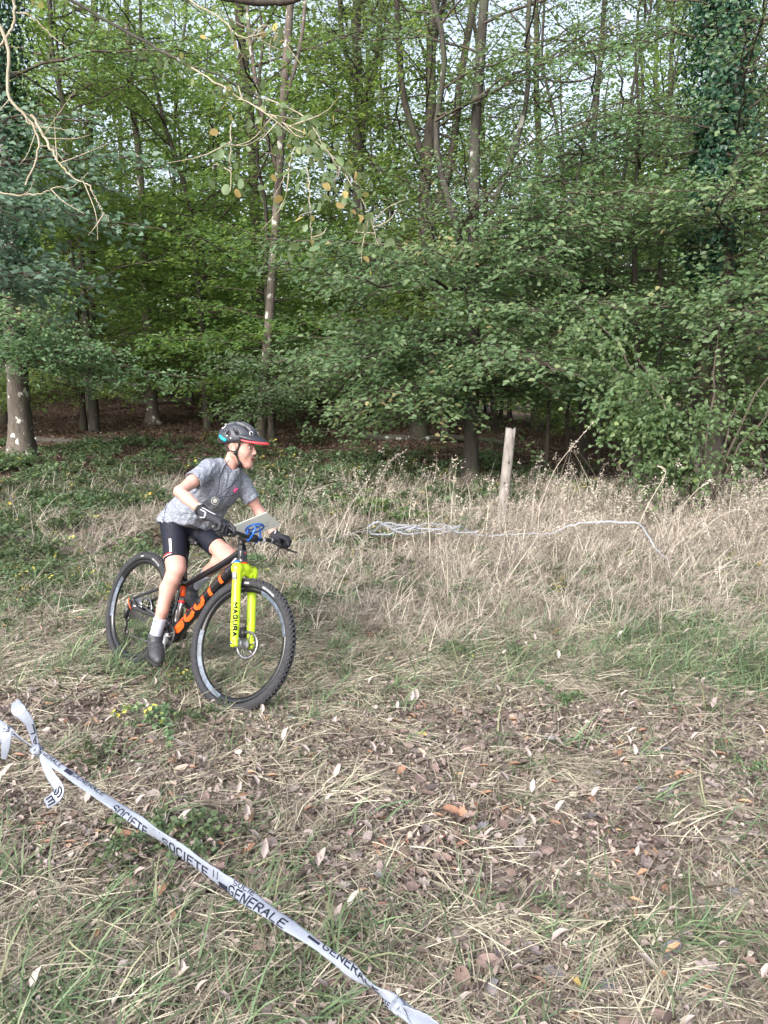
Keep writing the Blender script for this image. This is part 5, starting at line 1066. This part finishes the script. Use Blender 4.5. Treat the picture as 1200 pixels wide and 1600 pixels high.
def tape_line():
    px = [(-330, 900, 3.3), (-120, 1042, 2.62), (0, 1131, 2.30), (55, 1170, 2.19), (100, 1204, 2.10), (180, 1259, 1.97), (250, 1306, 1.86), (340, 1370, 1.72), (420, 1425, 1.60), (500, 1480, 1.50), (570, 1532, 1.41), (618, 1569, 1.35), (680, 1612, 1.29), (760, 1670, 1.21), (900, 1775, 1.10)]
    pts = np.array([at(*p) for p in px]); path = spline(pts, 150); cam_ = np.array([0, 0, CAM_H])
    u = np.linspace(0, len(px)-1, 150)
    wk = np.interp(u, range(len(px)), [.022, .022, .022, .018, .024, .026, .034, .036, .031, .017, .026, .025, .030, .028, .028])
    wk = wk*(1+.10*np.sin(u*7.3)*np.sin(u*2.1))
    face = N3(cam_-path)+np.outer(np.sin(u*1.7)*.75+.25*np.sin(u*4.1), [0, .3, 1.0])
    R = Ribbon(path, wk, face, 0.22); t = root('barrier_tape', tuple(pts[6]), 'white printed barrier tape stretched across the near left corner, knotted twice', 'barrier tape')
    o0 = pts[6]; par = lambda o: (setattr(o, 'parent', t), setattr(o, 'matrix_parent_inverse', Matrix.Translation(Vector(-o0))))
    o = R.mesh(MB(), 14, .10).build('tape_band', M['tape']); par(o)
    S_of = lambda k: np.interp(k, u, R.len)
    L = lambda a, b: (S_of(a), S_of(b))
    def word(w, k0, k1, v0, v1, sw):
        s0, s1 = L(k0, k1); n = sum(0.3 if c == 'I' else 1.0 for c in w); gap = (s1-s0)/(n+0.36*(len(w)-1))*0.36; gw = (s1-s0-gap*(len(w)-1))/n
        h = (v1-v0); m = lettering(w, gw, 1.0, gap, sw, lambda a, b: R.at(s0+a, v0+np.clip(b, 0, 1)*h), 0.25); b_ = m.build('lettering', M['tape_print']); par(b_)
    # stroke widths are in tape lengths along and relative height across
    def word2(w, k0, k1, v0, v1, bold=0.11):
        s0, s1 = L(k0, k1); n = sum(0.3 if c == 'I' else 1.25 if c == 'M' else 1.0 for c in w); gw = (s1-s0)/(n+0.34*(len(w)-1)); gap = gw*0.34; hh = gw*1.25
        m = lettering(w, gw, hh, gap, gw*0.22, lambda a, b: R.at(s0+a, v0+(b/hh)*(v1-v0)), 0.2); par(m.build('lettering', M['tape_print']))
    word2('GENERALE', 2.25, 2.95, -.1, .65); word2('GENERALE', 3.1, 3.9, -.05, .75); word2('GENERALE', 4.2, 4.75, .05, .85); word2('SOCIETE', 5.02, 5.75, -1.2, .05)
    word2('SOCIETE', 6.08, 6.85, -.75, .35); word2('SOCIE', 7.30, 7.65, .45, 1.0); word2('GENERALE', 7.25, 8.35, -.95, .20); word2('GENERALE', 9.05, 10.5, .1, 1.3); word2('SOCIETE', 10.2, 10.9, -.9, -.3)
    def bar(k0, k1, v0, v1):
        s0, s1 = L(k0, k1); a = np.linspace(s0, s1, 8); V = np.concatenate([R.at(a, np.full(8, v0), .0016), R.at(a, np.full(8, v1), .0016)]); i = np.arange(7); m = MB(); m.add(V, np.stack([i, i+1, i+9, i+8], 1)); par(m.build('print_block', M['tape_print']))
    bar(4.02, 4.18, -.2, .75); bar(7.05, 7.22, -.85, -.15); bar(8.75, 8.98, .1, .6); bar(10.98, 11.0, -.9, .9); bar(5.9, 5.905, -.9, .9); bar(6.02, 6.025, -.9, .9); bar(7.02, 7.03, -.1, .9); bar(6.95, 6.96, -.1, .8)
    # knots and loose ends
    def end(pp, w, fc, name='loose_end'):
        P = spline(np.array([at(*q) for q in pp]), 26); r = Ribbon(P, np.interp(np.linspace(0, 1, 26), np.linspace(0, 1, len(w)), w), fc, 0.10); o_ = r.mesh(MB(), 12, .12).build(name, M['tape']); par(o_); return r
    e1 = end([(58, 1170, 2.185), (52, 1148, 2.18), (44, 1126, 2.17), (28, 1108, 2.17), (24, 1096, 2.19)], [.018, .020, .026, .040, .022], [0.2, -1, 0.3])
    e2 = end([(66, 1178, 2.165), (76, 1206, 2.14), (92, 1232, 2.12), (86, 1246, 2.11), (72, 1256, 2.12)], [.022, .026, .030, .036, .030], [-0.1, -1, 0.4])
    e3 = end([(8, 1138, 2.27), (10, 1152, 2.26), (8, 1172, 2.26), (6, 1186, 2.27)], [.020, .030, .024, .016], [0.1, -1, 0.2])
    e5 = end([(6, 1136, 2.27), (-4, 1156, 2.26), (-12, 1178, 2.26)], [.020, .026, .020], [0.1, -1, 0.2])
    for rr, txt, a, b in ((e1, 'AL', .05, .45), (e2, 'SE', .62, .95)):
        s0, s1 = rr.len[-1]*a, rr.len[-1]*b; gw = (s1-s0)/2.3; m = lettering(txt, gw, .016, gw*.3, .0035, lambda q, v: rr.at(s0+q, -.6+v/.016*1.1), .3); par(m.build('lettering', M['tape_print']))
    for (uu, vv, f, rad) in ((58, 1172, 2.18, .020), (10, 1138, 2.27, .016), (623, 1573, 1.345, .017)):
        k = MB(); c = at(uu, vv, f); Rk = rotm((0.4, 0.2, 1), 35)
        for ax in range(3):
            an = np.linspace(0, 2*np.pi, 17); a_, b_ = np.eye(3)[ax], np.eye(3)[(ax+1) % 3]; P = c+(np.outer(np.cos(an), a_)*.55+np.outer(np.sin(an), b_)*.55)@Rk.T*rad
            add_tube(k, P, rad*.40, n=7, cap=False, flat=.6, noise=.5)
        par(k.build('knot', M['tape']))
    for q, (du, dv) in enumerate(((0, 0), (9, -6), (-7, 9), (14, 6))):
        end([(622, 1573, 1.34), (640+du*.6, 1588+dv*.6, 1.325), (662+du, 1602+dv, 1.31), (700+du, 1632+dv, 1.29)], [.016, .022, .024, .02], N3(rng.normal(size=3)*.5+[0, -1, .5]), 'loose_end')
tape_line()
def fence_post():
    b = at(783, 826, 9.55); x, y = b[0], b[1]; t = root('fence_post', (x, y, GX(x, y)), 'weathered grey round wooden post with a split top, leaning slightly right in the dry grass', 'post')
    k = 16; z = np.linspace(-.3, 1.20, k); p = np.stack([.075*np.maximum(z, 0), .0*z, z], 1); n = 18; mb = MB()
    an = np.linspace(0, 2*np.pi, n, endpoint=False); lob = 1+.05*np.sin(an*2+1)+.04*np.sin(an*5)
    rad = .066-.006*z/1.2; V = []
    for i in range(k):
        r = rad[i]*lob*(1+.03*(rng.random(n)-.5)); r = r*(1-.30*np.exp(-((an-4.4)/.16)**2)*(i > 8)-.28*np.exp(-((an-5.15)/.12)**2)*(i > 10))
        V.append(p[i]+np.stack([np.cos(an)*r, np.sin(an)*r, (.02*np.sin(an*3+1)+.012*rng.random(n))*(i == k-1)], 1))
    V = np.concatenate(V+[p[-1:]+[0, 0, -.012]]); i = np.arange(k-1)[:, None]*n; j = np.arange(n)[None]; j2 = (j+1) % n
    mb.add(V, np.stack([i+j, i+j2, i+n+j2, i+n+j], -1).reshape(-1, 4)); mb.f3.append(np.stack([(k-1)*n+np.arange(n), (k-1)*n+(np.arange(n)+1) % n, np.full(n, k*n)], 1)+0); mb.r3.append(np.full(n, .5))
    mb.build('shaft', M['post'], t)
    for zz, an_ in ((.80, -1.5), (.32, -1.35), (.55, -1.9)):
        kb = MB(); c = np.array([.075*zz, 0, zz])+np.array([math.cos(an_), math.sin(an_), 0])*.060; add_tube(kb, np.array([c, c+np.array([math.cos(an_), math.sin(an_), 0])*.006]), np.array([.012, .009]), n=8); kb.build('knot', M['bark_dark'], t)
fence_post()
def far_tape():
    px = [(450, 851, 7.2), (500, 847, 7.4), (545, 838, 7.7), (580, 832, 8.0), (600, 822, 8.1), (640, 828, 8.15), (585, 838, 8.0), (575, 826, 7.95), (590, 819, 8.0), (615, 830, 8.05), (655, 836, 8.1), (700, 827, 8.2), (716, 826, 8.2), (740, 836, 8.3), (790, 839, 8.25), (850, 836, 8.2), (880, 829, 8.15), (925, 818, 8.1), (990, 821, 8.0), (1012, 838, 7.9), (1028, 866, 7.75), (1050, 893, 7.6), (1075, 910, 7.5)]
    p = np.array([at(*q) for q in px]); g = gz(p[:, 0], p[:, 1]); p[:, 2] = np.maximum(p[:, 2], g+.05)+.02
    P = spline(p, 240); P[:, 2] += .025*np.sin(np.linspace(0, 70, 240))*rng.random(240); w = .42*np.interp(np.linspace(0, len(px)-1, 240), range(len(px)), [.010, .012, .012, .03, .05, .04, .05, .05, .055, .04, .045, .05, .03, .035, .03, .034, .04, .05, .052, .05, .045, .03, .02])
    u = np.linspace(0, 40, 240); f = np.stack([np.sin(u)*.4, -np.ones(240), .6+.5*np.cos(u*1.3)], 1)
    mb = Ribbon(P, w, f, .16).mesh(MB(), 8, .25)
    for seed in range(3):
        g2 = np.random.default_rng(40+seed); K = 7; qx = np.array([at(u_, 826+g2.uniform(-8, 9), 8.05+g2.uniform(-.15, .15)) for u_ in (578+g2.uniform(-4, 12)+np.cumsum(g2.uniform(-14, 42, K)))]); qx[:, 2] = np.maximum(qx[:, 2], gz(qx[:, 0], qx[:, 1])+.06)
        Q = spline(qx, 60); mb2 = Ribbon(Q, np.full(60, .014), np.stack([np.sin(np.linspace(0, 15, 60)), -np.ones(60), .6*np.ones(60)], 1), .16).mesh(mb, 8, .25)
    o = mb.build('fallen_barrier_tape', M['tape_far']); tag(o, 'slack white tape trailing through the tall dry grass below the post', 'barrier tape')
far_tape()
def log(u, v0, f, L, r, az, label, mat='bark'):
    p = at(u, v0, f); x, y = p[0], p[1]; d = np.array([math.cos(az), math.sin(az), 0]); n = 9; t = np.linspace(-.5, .5, n); P = np.stack([x+d[0]*t*L, y+d[1]*t*L], 1); z = gz(P[:, 0], P[:, 1])+r*.75
    P = np.concatenate([P, z[:, None]+.0], 1)+rng.normal(size=(n, 3))*[.03, .03, .02]; mb = MB(); add_tube(mb, spline(P, 24), r*np.linspace(1, .6, 24), n=9, noise=.12)
    tag(mb.build('fallen_log', M[mat]), label, 'log')
log(590, 655, 26.5, 7.0, .22, .04, 'long dark fallen log on the slope to the right of the pale mottled trunk', 'bark_dark'); log(480, 640, 27.5, 4.0, .15, -.08, 'shorter brown fallen log behind the pale mottled trunk')
log(690, 690, 17.5, 3.6, .09, .1, 'thin fallen branch lying on the brown leaves left of the hornbeam'); log(1020, 690, 20, 4.2, .12, -.06, 'fallen trunk on the brown wood floor behind the dark stems on the right', 'bark_dark')
log(300, 618, 27, 4.5, .13, .03, 'fallen log lying across the wood floor near the mossy oak', 'bark_dark'); log(135, 640, 17.0, 2.6, .07, -.05, 'dead branch on the brown floor beside the ivy clad oak'); log(265, 668, 14.5, 1.7, .022, .25, 'pale dead stick above the brambles left of the helmet', 'post')
log(960, 735, 13.2, 2.6, .05, .02, 'slim fallen branch among the dark stems on the right', 'bark')
def fern(u, v, f, s, label):
    p = at(u, v, f); x, y = p[0], p[1]; t = root('fern', (x, y, GX(x, y)), label, 'fern', 'ferns at the foot of the wood')
    for q in range(7):
        az = q*.9+rng.uniform(-.3, .3); L = s*rng.uniform(.7, 1.1); tt = np.linspace(0, 1, 22); h = np.array([math.cos(az), math.sin(az), 0]); P = np.outer(tt*L*.75, h); P[:, 2] = L*(1.25*tt-.75*tt*tt)
        mb = MB(); add_tube(mb, P[::3], .004, n=3, cap=False); side = np.array([-h[1], h[0], 0])
        for sg in (-1, 1):
            K = 21; d = side*sg+h*.35+np.zeros((K, 3)); leaves(mb, P[1:], d, np.array([0, 0, 1.0])+rdir(K, .15), s*.26*np.sin(np.pi*np.clip(tt[1:]*.85+.12, 0, 1))+.01, np.full(K, .022), rng.random(K), True)
        mb.build('frond', M['fern'], t)
fern(570, 772, 9.8, .55, 'bright green fern left of the tall bent stalk'); fern(606, 778, 9.5, .48, 'low fern just right of the tall bent stalk'); fern(640, 790, 9.3, .40, 'small yellowish fern nearest the fence post'); fern(545, 765, 10.4, .5, 'fern farthest from the fence post')
def stalk(pp, label, r=.0035, head=True):
    P = spline(np.array([at(*q) for q in pp]), 24); P[0, 2] = GX(P[0, 0], P[0, 1])-.02; mb = MB(); add_tube(mb, P, np.linspace(r*1.5, r*.7, 24), n=5, cap=False)
    if head:
        K = 40; q = P[rng.integers(17, 24, K)]; leaves(mb, q+rng.normal(size=(K, 3))*.006, N3(P[-1]-P[-6])+rdir(K, .35), rdir(K), .022, .007, .6+.4*rng.random(K), False)
    tag(mb.build('grass_stalk', M['drygrass']), label, 'grass stalk', 'single tall stalks')
stalk([(573, 850, 7.6), (578, 800, 7.6), (590, 758, 7.6), (606, 725, 7.6), (632, 705, 7.6)], 'tall bent yellow stalk arching right, left of the post'); stalk([(672, 850, 7.4), (669, 800, 7.4), (665, 755, 7.4)], 'straight pale stalk midway between the bent stalk and the post', head=False)
stalk([(840, 800, 8.2), (862, 745, 8.2), (880, 715, 8.2), (925, 662, 8.3)], 'tall brown stalk leaning far right, just right of the post'); stalk([(985, 850, 8), (1012, 790, 8), (1034, 752, 8), (1040, 735, 8), (1028, 728, 8)], 'arched stalk curling back left in front of the dark stems'); stalk([(1060, 800, 8), (1085, 770, 8), (1110, 750, 8)], 'drooping stalk before the tilted trunk')
stalk([(700, 930, 6.2), (699, 880, 6.2), (697, 838, 6.2)], 'upright pale stalk rising in front of the white tape', head=False); stalk([(1060, 860, 8), (1120, 810, 8), (1160, 796, 8), (1175, 812, 8)], 'long stalk arching to the right edge')
def twig_tree():
    # a tree left of and above the frame: bare lichen covered branches, and a leafy limb hanging in from above
    t = root('aspen', (-5.2, 6.6, GX(-5.2, 6.6)), 'lichen covered branches with pale rounded leaves reaching in at the top left', 'tree')
    o = np.array([-5.2, 6.6, GX(-5.2, 6.6)]); tb = MB(); P = trunk_path(9, (.03, 0), .05); trunk_mesh(tb, P, .13); tb.build('trunk', M['bark_lichen'], t)
    def limb(pp, r0, r1, name='branch', twigs=0, mat='bark_lichen'):
        q = np.array([at(*a) for a in pp])-o; S_ = spline(q, 30); S_ = S_+rng.normal(size=S_.shape)*.005; mb = MB(); add_tube(mb, S_, np.linspace(r0, r1, 30), n=6, cap=False)
        for k in range(twigs):
            i = rng.integers(6, 28); d = N3(rng.normal(size=3)*[1, .6, .8]+[.3, 0, -.2])*rng.uniform(.15, .5); add_tube(mb, spline([S_[i], S_[i]+d*.5+rng.normal(size=3)*.03, S_[i]+d], 6), np.linspace(.006, .002, 6), n=4, cap=False)
        mb.build(name, M[mat], t); return S_
    limb([(-60, -60, 6.4), (8, 60, 6.4), (14, 150, 6.4), (48, 190, 6.4), (60, 230, 6.4), (40, 290, 6.4)], .017, .007, twigs=7); limb([(50, 180, 6.4), (75, 225, 6.3), (105, 270, 6.3), (140, 290, 6.2)], .013, .004, twigs=6)
    limb([(20, -20, 6.4), (22, 30, 6.4), (8, 60, 6.4), (-30, 110, 6.5)], .012, .010, twigs=2); limb([(140, 290, 6.2), (158, 328, 6.2), (170, 345, 6.2)], .006, .003, twigs=1); limb([(-20, 300, 6.5), (50, 305, 6.4), (95, 290, 6.3)], .008, .004, twigs=3); limb([(28, 20, 6.4), (48, 25, 6.4), (75, 50, 6.4), (105, 76, 6.4)], .008, .003)
    A1 = limb([(-300, -160, 6.4), (-60, -80, 6.2), (100, -4, 6.0), (220, 62, 5.9), (290, 100, 5.8), (345, 118, 5.8), (400, 150, 5.8)], 0.017, .006, twigs=8, mat='bark'); A2 = limb([(290, 100, 5.8), (370, 150, 5.7), (440, 190, 5.6), (500, 225, 5.5), (560, 290, 5.5)], .007, .0025, twigs=9); A3 = limb([(400, 150, 5.8), (470, 180, 5.8), (520, 250, 5.8), (570, 320, 5.8), (590, 380, 5.8)], .007, .0025, twigs=7)
    A4 = limb([(480, 262, 5.6), (484, 320, 5.6), (487, 370, 5.6), (492, 398, 5.6)], .005, .002, twigs=2); A5 = limb([(362, 195, 5.6), (360, 240, 5.6), (361, 300, 5.6)], .006, .003, twigs=3); A6 = limb([(180, -60, 5.8), (330, 20, 5.8), (380, 60, 5.7), (420, 40, 5.7), (470, 100, 5.7)], .008, .003, twigs=6); A7 = limb([(462, 228, 5.6), (446, 275, 5.6), (425, 312, 5.6)], .004, .002, twigs=2)
    A8 = limb([(-250, -260, 5.6), (200, -60, 5.4), (330, -12, 5.3), (410, 3, 5.3), (470, -6, 5.3), (560, -70, 5.3)], .034, .016, mat='bark_dark')
    var = []
    for k in range(5):
        mb = MB(); K = 10; an = np.linspace(0, 2*np.pi, K, endpoint=False); R_ = .5*(1+.06*np.sin(an*3+k)); x = np.cos(an)*R_*.9; y = .5+np.sin(an)*R_*1.02; z = -.25*(np.abs(x)**1.3)*(1 if k % 2 else -.6)+.1*(y-.5)**2
        V = np.concatenate([np.stack([x, y, z], 1), [[0, .5, .03]]]); i = np.arange(K); mb.add(V, np.stack([i, (i+1) % K, np.full(K, K)], 1), np.full(K, [.15, .4, .62, .8, 1.0][k])); add_tube(mb, np.array([[0, 0, 0], [0, -.3, .1]]), .018, n=3); var.append(mb.mesh('leaf', M['leaf_aspen']))
    for S_, cnt, ll in ((A1, 60, .09), (A2, 86, .092), (A3, 90, .092), (A4, 20, .10), (A5, 26, .095), (A6, 44, .09), (A7, 16, .10)):
        for q in range(cnt):
            b = S_[rng.integers(5, 30)]+rng.normal(size=3)*[.09, .09, .07]+[0, 0, -.05]; lf = link('leaf', var[rng.integers(0, 5) if rng.random() > .35 else 1], t, b); lf.rotation_euler = (rng.normal()*.7-.9, rng.normal()*.6, rng.uniform(0, 6.28)); q_ = ll*rng.uniform(.45, .85); lf.scale = (q_*rng.uniform(.65, 1), q_, q_)
twig_tree()
def hazel():
    p = at(1130, 800, 9.6); x, y = 3.9, 9.4; t = root('hazel_bush', (x, y, GX(x, y)), 'leafy hazel bush at the right with pale oval leaves hanging over the dry grass', 'bush'); o = np.array([x, y, GX(x, y)])
    lm = MB(); tips = []
    for q in range(15):
        az = rng.uniform(1.9, 4.6) if q < 11 else rng.uniform(-1, 1.5); L = rng.uniform(1.5, 3.3); h = np.array([math.cos(az), math.sin(az)*.7, 0]); tt = np.linspace(0, 1, 12); P = np.outer(tt*L*.55, h); P[:, 2] = L*(1.25*tt-.42*tt**2.4)*rng.uniform(.8, 1.15)+.05; P += rng.normal(size=P.shape)*.02
        mb = MB(); add_tube(mb, P, np.linspace(.022, .005, 12), n=6, cap=False); mb.build('stem', M['bark_lichen' if q == 5 else 'twig'], t)
        st = MB()
        for k in range(46):
            i = int(rng.integers(3, 12)); tips.append((P[i], h))
    var = []
    for k in range(5):
        mb = MB(); u = np.array([0, .12, .35, .6, .82, 1.0]); w = np.array([.02, .30, .43, .38, .2, .0])*(1+.06*k-.1); c = np.stack([0*u, u, .10*np.sin(np.pi*u)*(1 if k % 2 else -1)], 1); l = c+np.stack([w, 0*w, .22*w], 1); r = c-np.stack([w, 0*w, -.22*w], 1)
        V = np.concatenate([c, l, r]); i = np.arange(5); mb.add(V, np.concatenate([np.stack([i, i+6, i+7, i+1], 1), np.stack([i, i+1, i+13, i+12], 1)]), np.full(10, [.1, .3, .45, .65, .92][k])); var.append(mb.mesh('leaf', M['leaf_hazel']))
    cnt = 0
    for (b, h) in tips:
        d = N3(h*1.0+rng.normal(size=3)*[.7, .7, .45]+[0, -.25, -.1]); L = rng.uniform(.25, .75); K = max(4, int(L*18)); s = rng.random(K)*L; pp = b+np.outer(s, d)+np.outer(-.25*s*s, [0, 0, 1.0])+rng.normal(size=(K, 3))*.035
        if cnt < 300 and pp[:, 1].mean() < .25 and pp[:, 2].mean() < 2.6:
            for k in range(K):
                if cnt >= 300: break
                lf = link('leaf', var[rng.integers(0, 5) if rng.random() > .55 else 2], t, pp[k]); lf.rotation_euler = (rng.normal()*.45-.55, rng.normal()*.5, math.atan2(-d[0], d[1])+rng.normal()*.9); lf.scale = (rng.uniform(.045, .078),)*3; cnt += 1
        else:
            leaves(lm, pp, d+rdir(K, .6)+[0, 0, -.3], np.array([0, -.4, 1.0])+rdir(K, .5), rng.uniform(.045, .08, K), rng.uniform(.035, .055, K), .85*rng.random(K), True)
    o_ = lm.build('foliage', M['leaf_hazel'], t); o_['kind'] = 'stuff'
hazel()
def single_leaves():
    def leaf_mesh(k):
        mb = MB()
        if k % 3 == 0:      # lobed oak leaf
            an = np.linspace(0, 2*np.pi, 26, endpoint=False); r = .5*(1+.22*np.cos(an*7+.4)); x = np.cos(an)*r*.62; y = np.sin(an)*r
        elif k % 3 == 1:    # pointed maple leaf
            an = np.linspace(0, 2*np.pi, 20, endpoint=False); r = np.array([.5, .40, .46, .37]*5)*(1-.25*(np.sin(an) < -.5)); x = np.cos(an)*r; y = np.sin(an)*r
        else:               # oval leaf
            an = np.linspace(0, 2*np.pi, 16, endpoint=False); x = np.cos(an)*.32; y = np.sin(an)*.5
        K = len(an); cu = [.5, -.35, .8, .3, -.6, .55, .9, -.2][k]; tw = [.3, -.2, .1, .5, -.4, .2, 0, .3][k]
        ring = lambda f: np.stack([x*f, y*f, cu*(x*f)**2*1.6+tw*(x*f)*(y*f)+.25*cu*(y*f)**2+.02*rng.normal(size=K)*f], 1)
        V = np.concatenate([ring(1.0), ring(.5), [[0, 0, 0]]]); i = np.arange(K); j = (i+1) % K
        mb.add(V, np.stack([i, j, K+j, K+i], 1)); mb.f3.append(np.stack([K+i, K+j, np.full(K, 2*K)], 1)); mb.r3.append(np.full(K, .5)); add_tube(mb, np.array([[0, -.48, 0], [.03, -.75, .05]]), .015, n=3)
        return mb
    cols = {'brown': (.15, .105, .088), 'greyish': (.20, .165, .16), 'dark': (.085, .065, .065), 'orange': (.25, .135, .085), 'pinkish': (.19, .135, .12), 'pale': (.21, .18, .17), 'yellow': (.30, .235, .09), 'slate': (.15, .145, .16)}
    def lmat(n, c):
        m, nt, bs, out = new_mat('fallen leaf '+n); cc = coords(nt, (1, 1, 1)); a = noise(nt, 5.0, 5.0, .65, cc); nt.links.new(ramp(nt, [(.3, tuple(x*.62 for x in c)), (.7, tuple(min(1, x*1.2) for x in c))], a), bs.inputs['Base Color']); bs.inputs['Roughness'].default_value = .7
        w = nd(nt, 'ShaderNodeTexWave'); w.inputs['Scale'].default_value = 3.0; w.inputs['Distortion'].default_value = 1.5; nt.links.new(cc, w.inputs['Vector']); bump(nt, bs, w.outputs['Fac'], .06, .03); return m
    LM = {n: lmat(n, c) for n, c in cols.items()}; meshes = {}
    def put(x, y, s, col, k, label, group=None, tl=.25, cat='leaf'):
        key = (col, k)
        if key not in meshes: meshes[key] = leaf_mesh(k).mesh('fallen_leaf', LM[col])
        o = link('fallen_leaf', meshes[key], None, (x, y, GX(x, y)+.018+.018*rng.random())); o.rotation_euler = (rng.normal()*tl, rng.normal()*tl, rng.uniform(0, 6.28)); o.scale = (s, s, s); tag(o, label, cat, group)
    def pin(u, v, s, col, k, label):
        f = 2.0
        for _ in range(40):
            p = at(u, v, f); f *= 1+.5*((p[2]-GX(p[0], p[1]))/(CAM_H-p[2]))
        put(p[0], p[1], s, col, k, label)
    for a in ((485, 1030, .09, 'orange', 1, 'orange brown maple leaf on the ground just right of the front wheel'), (405, 1497, .085, 'pinkish', 0, 'broad pinkish brown leaf just below the tape near the bottom centre'), (410, 1450, .08, 'brown', 3, 'brown leaf tucked under the tape above the broad pinkish one'),
              (1040, 1248, .075, 'slate', 6, 'dark slate leaf standing on edge in the straw at right'), (932, 1285, .085, 'slate', 3, 'flat slate brown leaf left of the standing dark leaf at right'), (1050, 1500, .085, 'slate', 2, 'curled blue grey leaf near the bottom right corner'), (1070, 1478, .07, 'greyish', 5, 'pale grey leaf just above the curled blue grey leaf'),
              (760, 1553, .075, 'slate', 4, 'dark slate leaf alone on bare soil at the bottom, right of the tape end'), (873, 1500, .085, 'pinkish', 1, 'dull pink leaf left of the curled blue grey leaf, near the bottom'), (830, 1500, .07, 'greyish', 0, 'grey folded leaf beside the dull pink leaf'), (905, 1552, .07, 'yellow', 6, 'bent yellow brown leaf near the bottom edge'), (897, 1590, .075, 'orange', 3, 'tan leaf cut by the bottom edge'),
              (545, 1315, .07, 'pinkish', 1, 'lobed pinkish leaf in the middle, above the tape'), (575, 1320, .06, 'greyish', 2, 'greyish oval leaf right of the lobed pinkish leaf'), (470, 1332, .075, 'brown', 4, 'dark brown leaf half under straw above the tape'), (425, 1330, .06, 'dark', 5, 'nearly black leaf close above the tape'), (560, 1248, .07, 'pinkish', 0, 'pale brown leaf left of centre on the track'),
              (840, 1440, .07, 'brown', 1, 'brown leaf lying on bare soil right of centre near the bottom'), (812, 1330, .065, 'pale', 3, 'pale curled leaf on straw right of the centre'), (660, 1157, .05, 'yellow', 2, 'small yellow leaf on the track right of the front wheel'), (600, 1290, .05, 'orange', 2, 'small orange leaf in the middle of the track'), (640, 1055, .06, 'pale', 0, 'whitish leaf on the grass right of the front wheel'),
              (890, 1175, .055, 'brown', 4, 'brown leaf at the edge of the green patch at right'), (230, 1490, .07, 'pale', 3, 'pale grey leaf in the grass left below the tape'), (205, 1480, .08, 'brown', 0, 'brown oak leaf left below the tape'), (165, 1555, .08, 'brown', 7, 'dark brown leaf at the bottom left'), (1145, 1405, .07, 'slate', 4, 'slate leaf at the right edge of the bare soil')): pin(*a)
    kinds = [('brown', 3.2), ('greyish', 2.0), ('pinkish', 3.2), ('dark', .9), ('pale', .8), ('orange', .45), ('slate', .9)]; w = np.array([k[1] for k in kinds]); w = w/w.sum(); n = 0
    while n < 265:
        y = 1.75+3.9*rng.random()**1.5; x = rng.uniform(-1, 1)*(.50*y+.15)
        if rng.random() > .12+.9*float(track(np.array([x]), np.array([y]))[0]): continue
        c = kinds[rng.choice(len(kinds), p=w)][0]; k = int(rng.integers(0, 8)); put(x, y, rng.uniform(.038, .078), c, k, f"{c} {['lobed', 'pointed', 'oval'][k % 3]} dead leaf lying on the trampled straw of the track", f"{c} {['lobed', 'pointed', 'oval'][k % 3]} fallen leaves on the track", .2); n += 1
single_leaves()
#@@SECTIONS
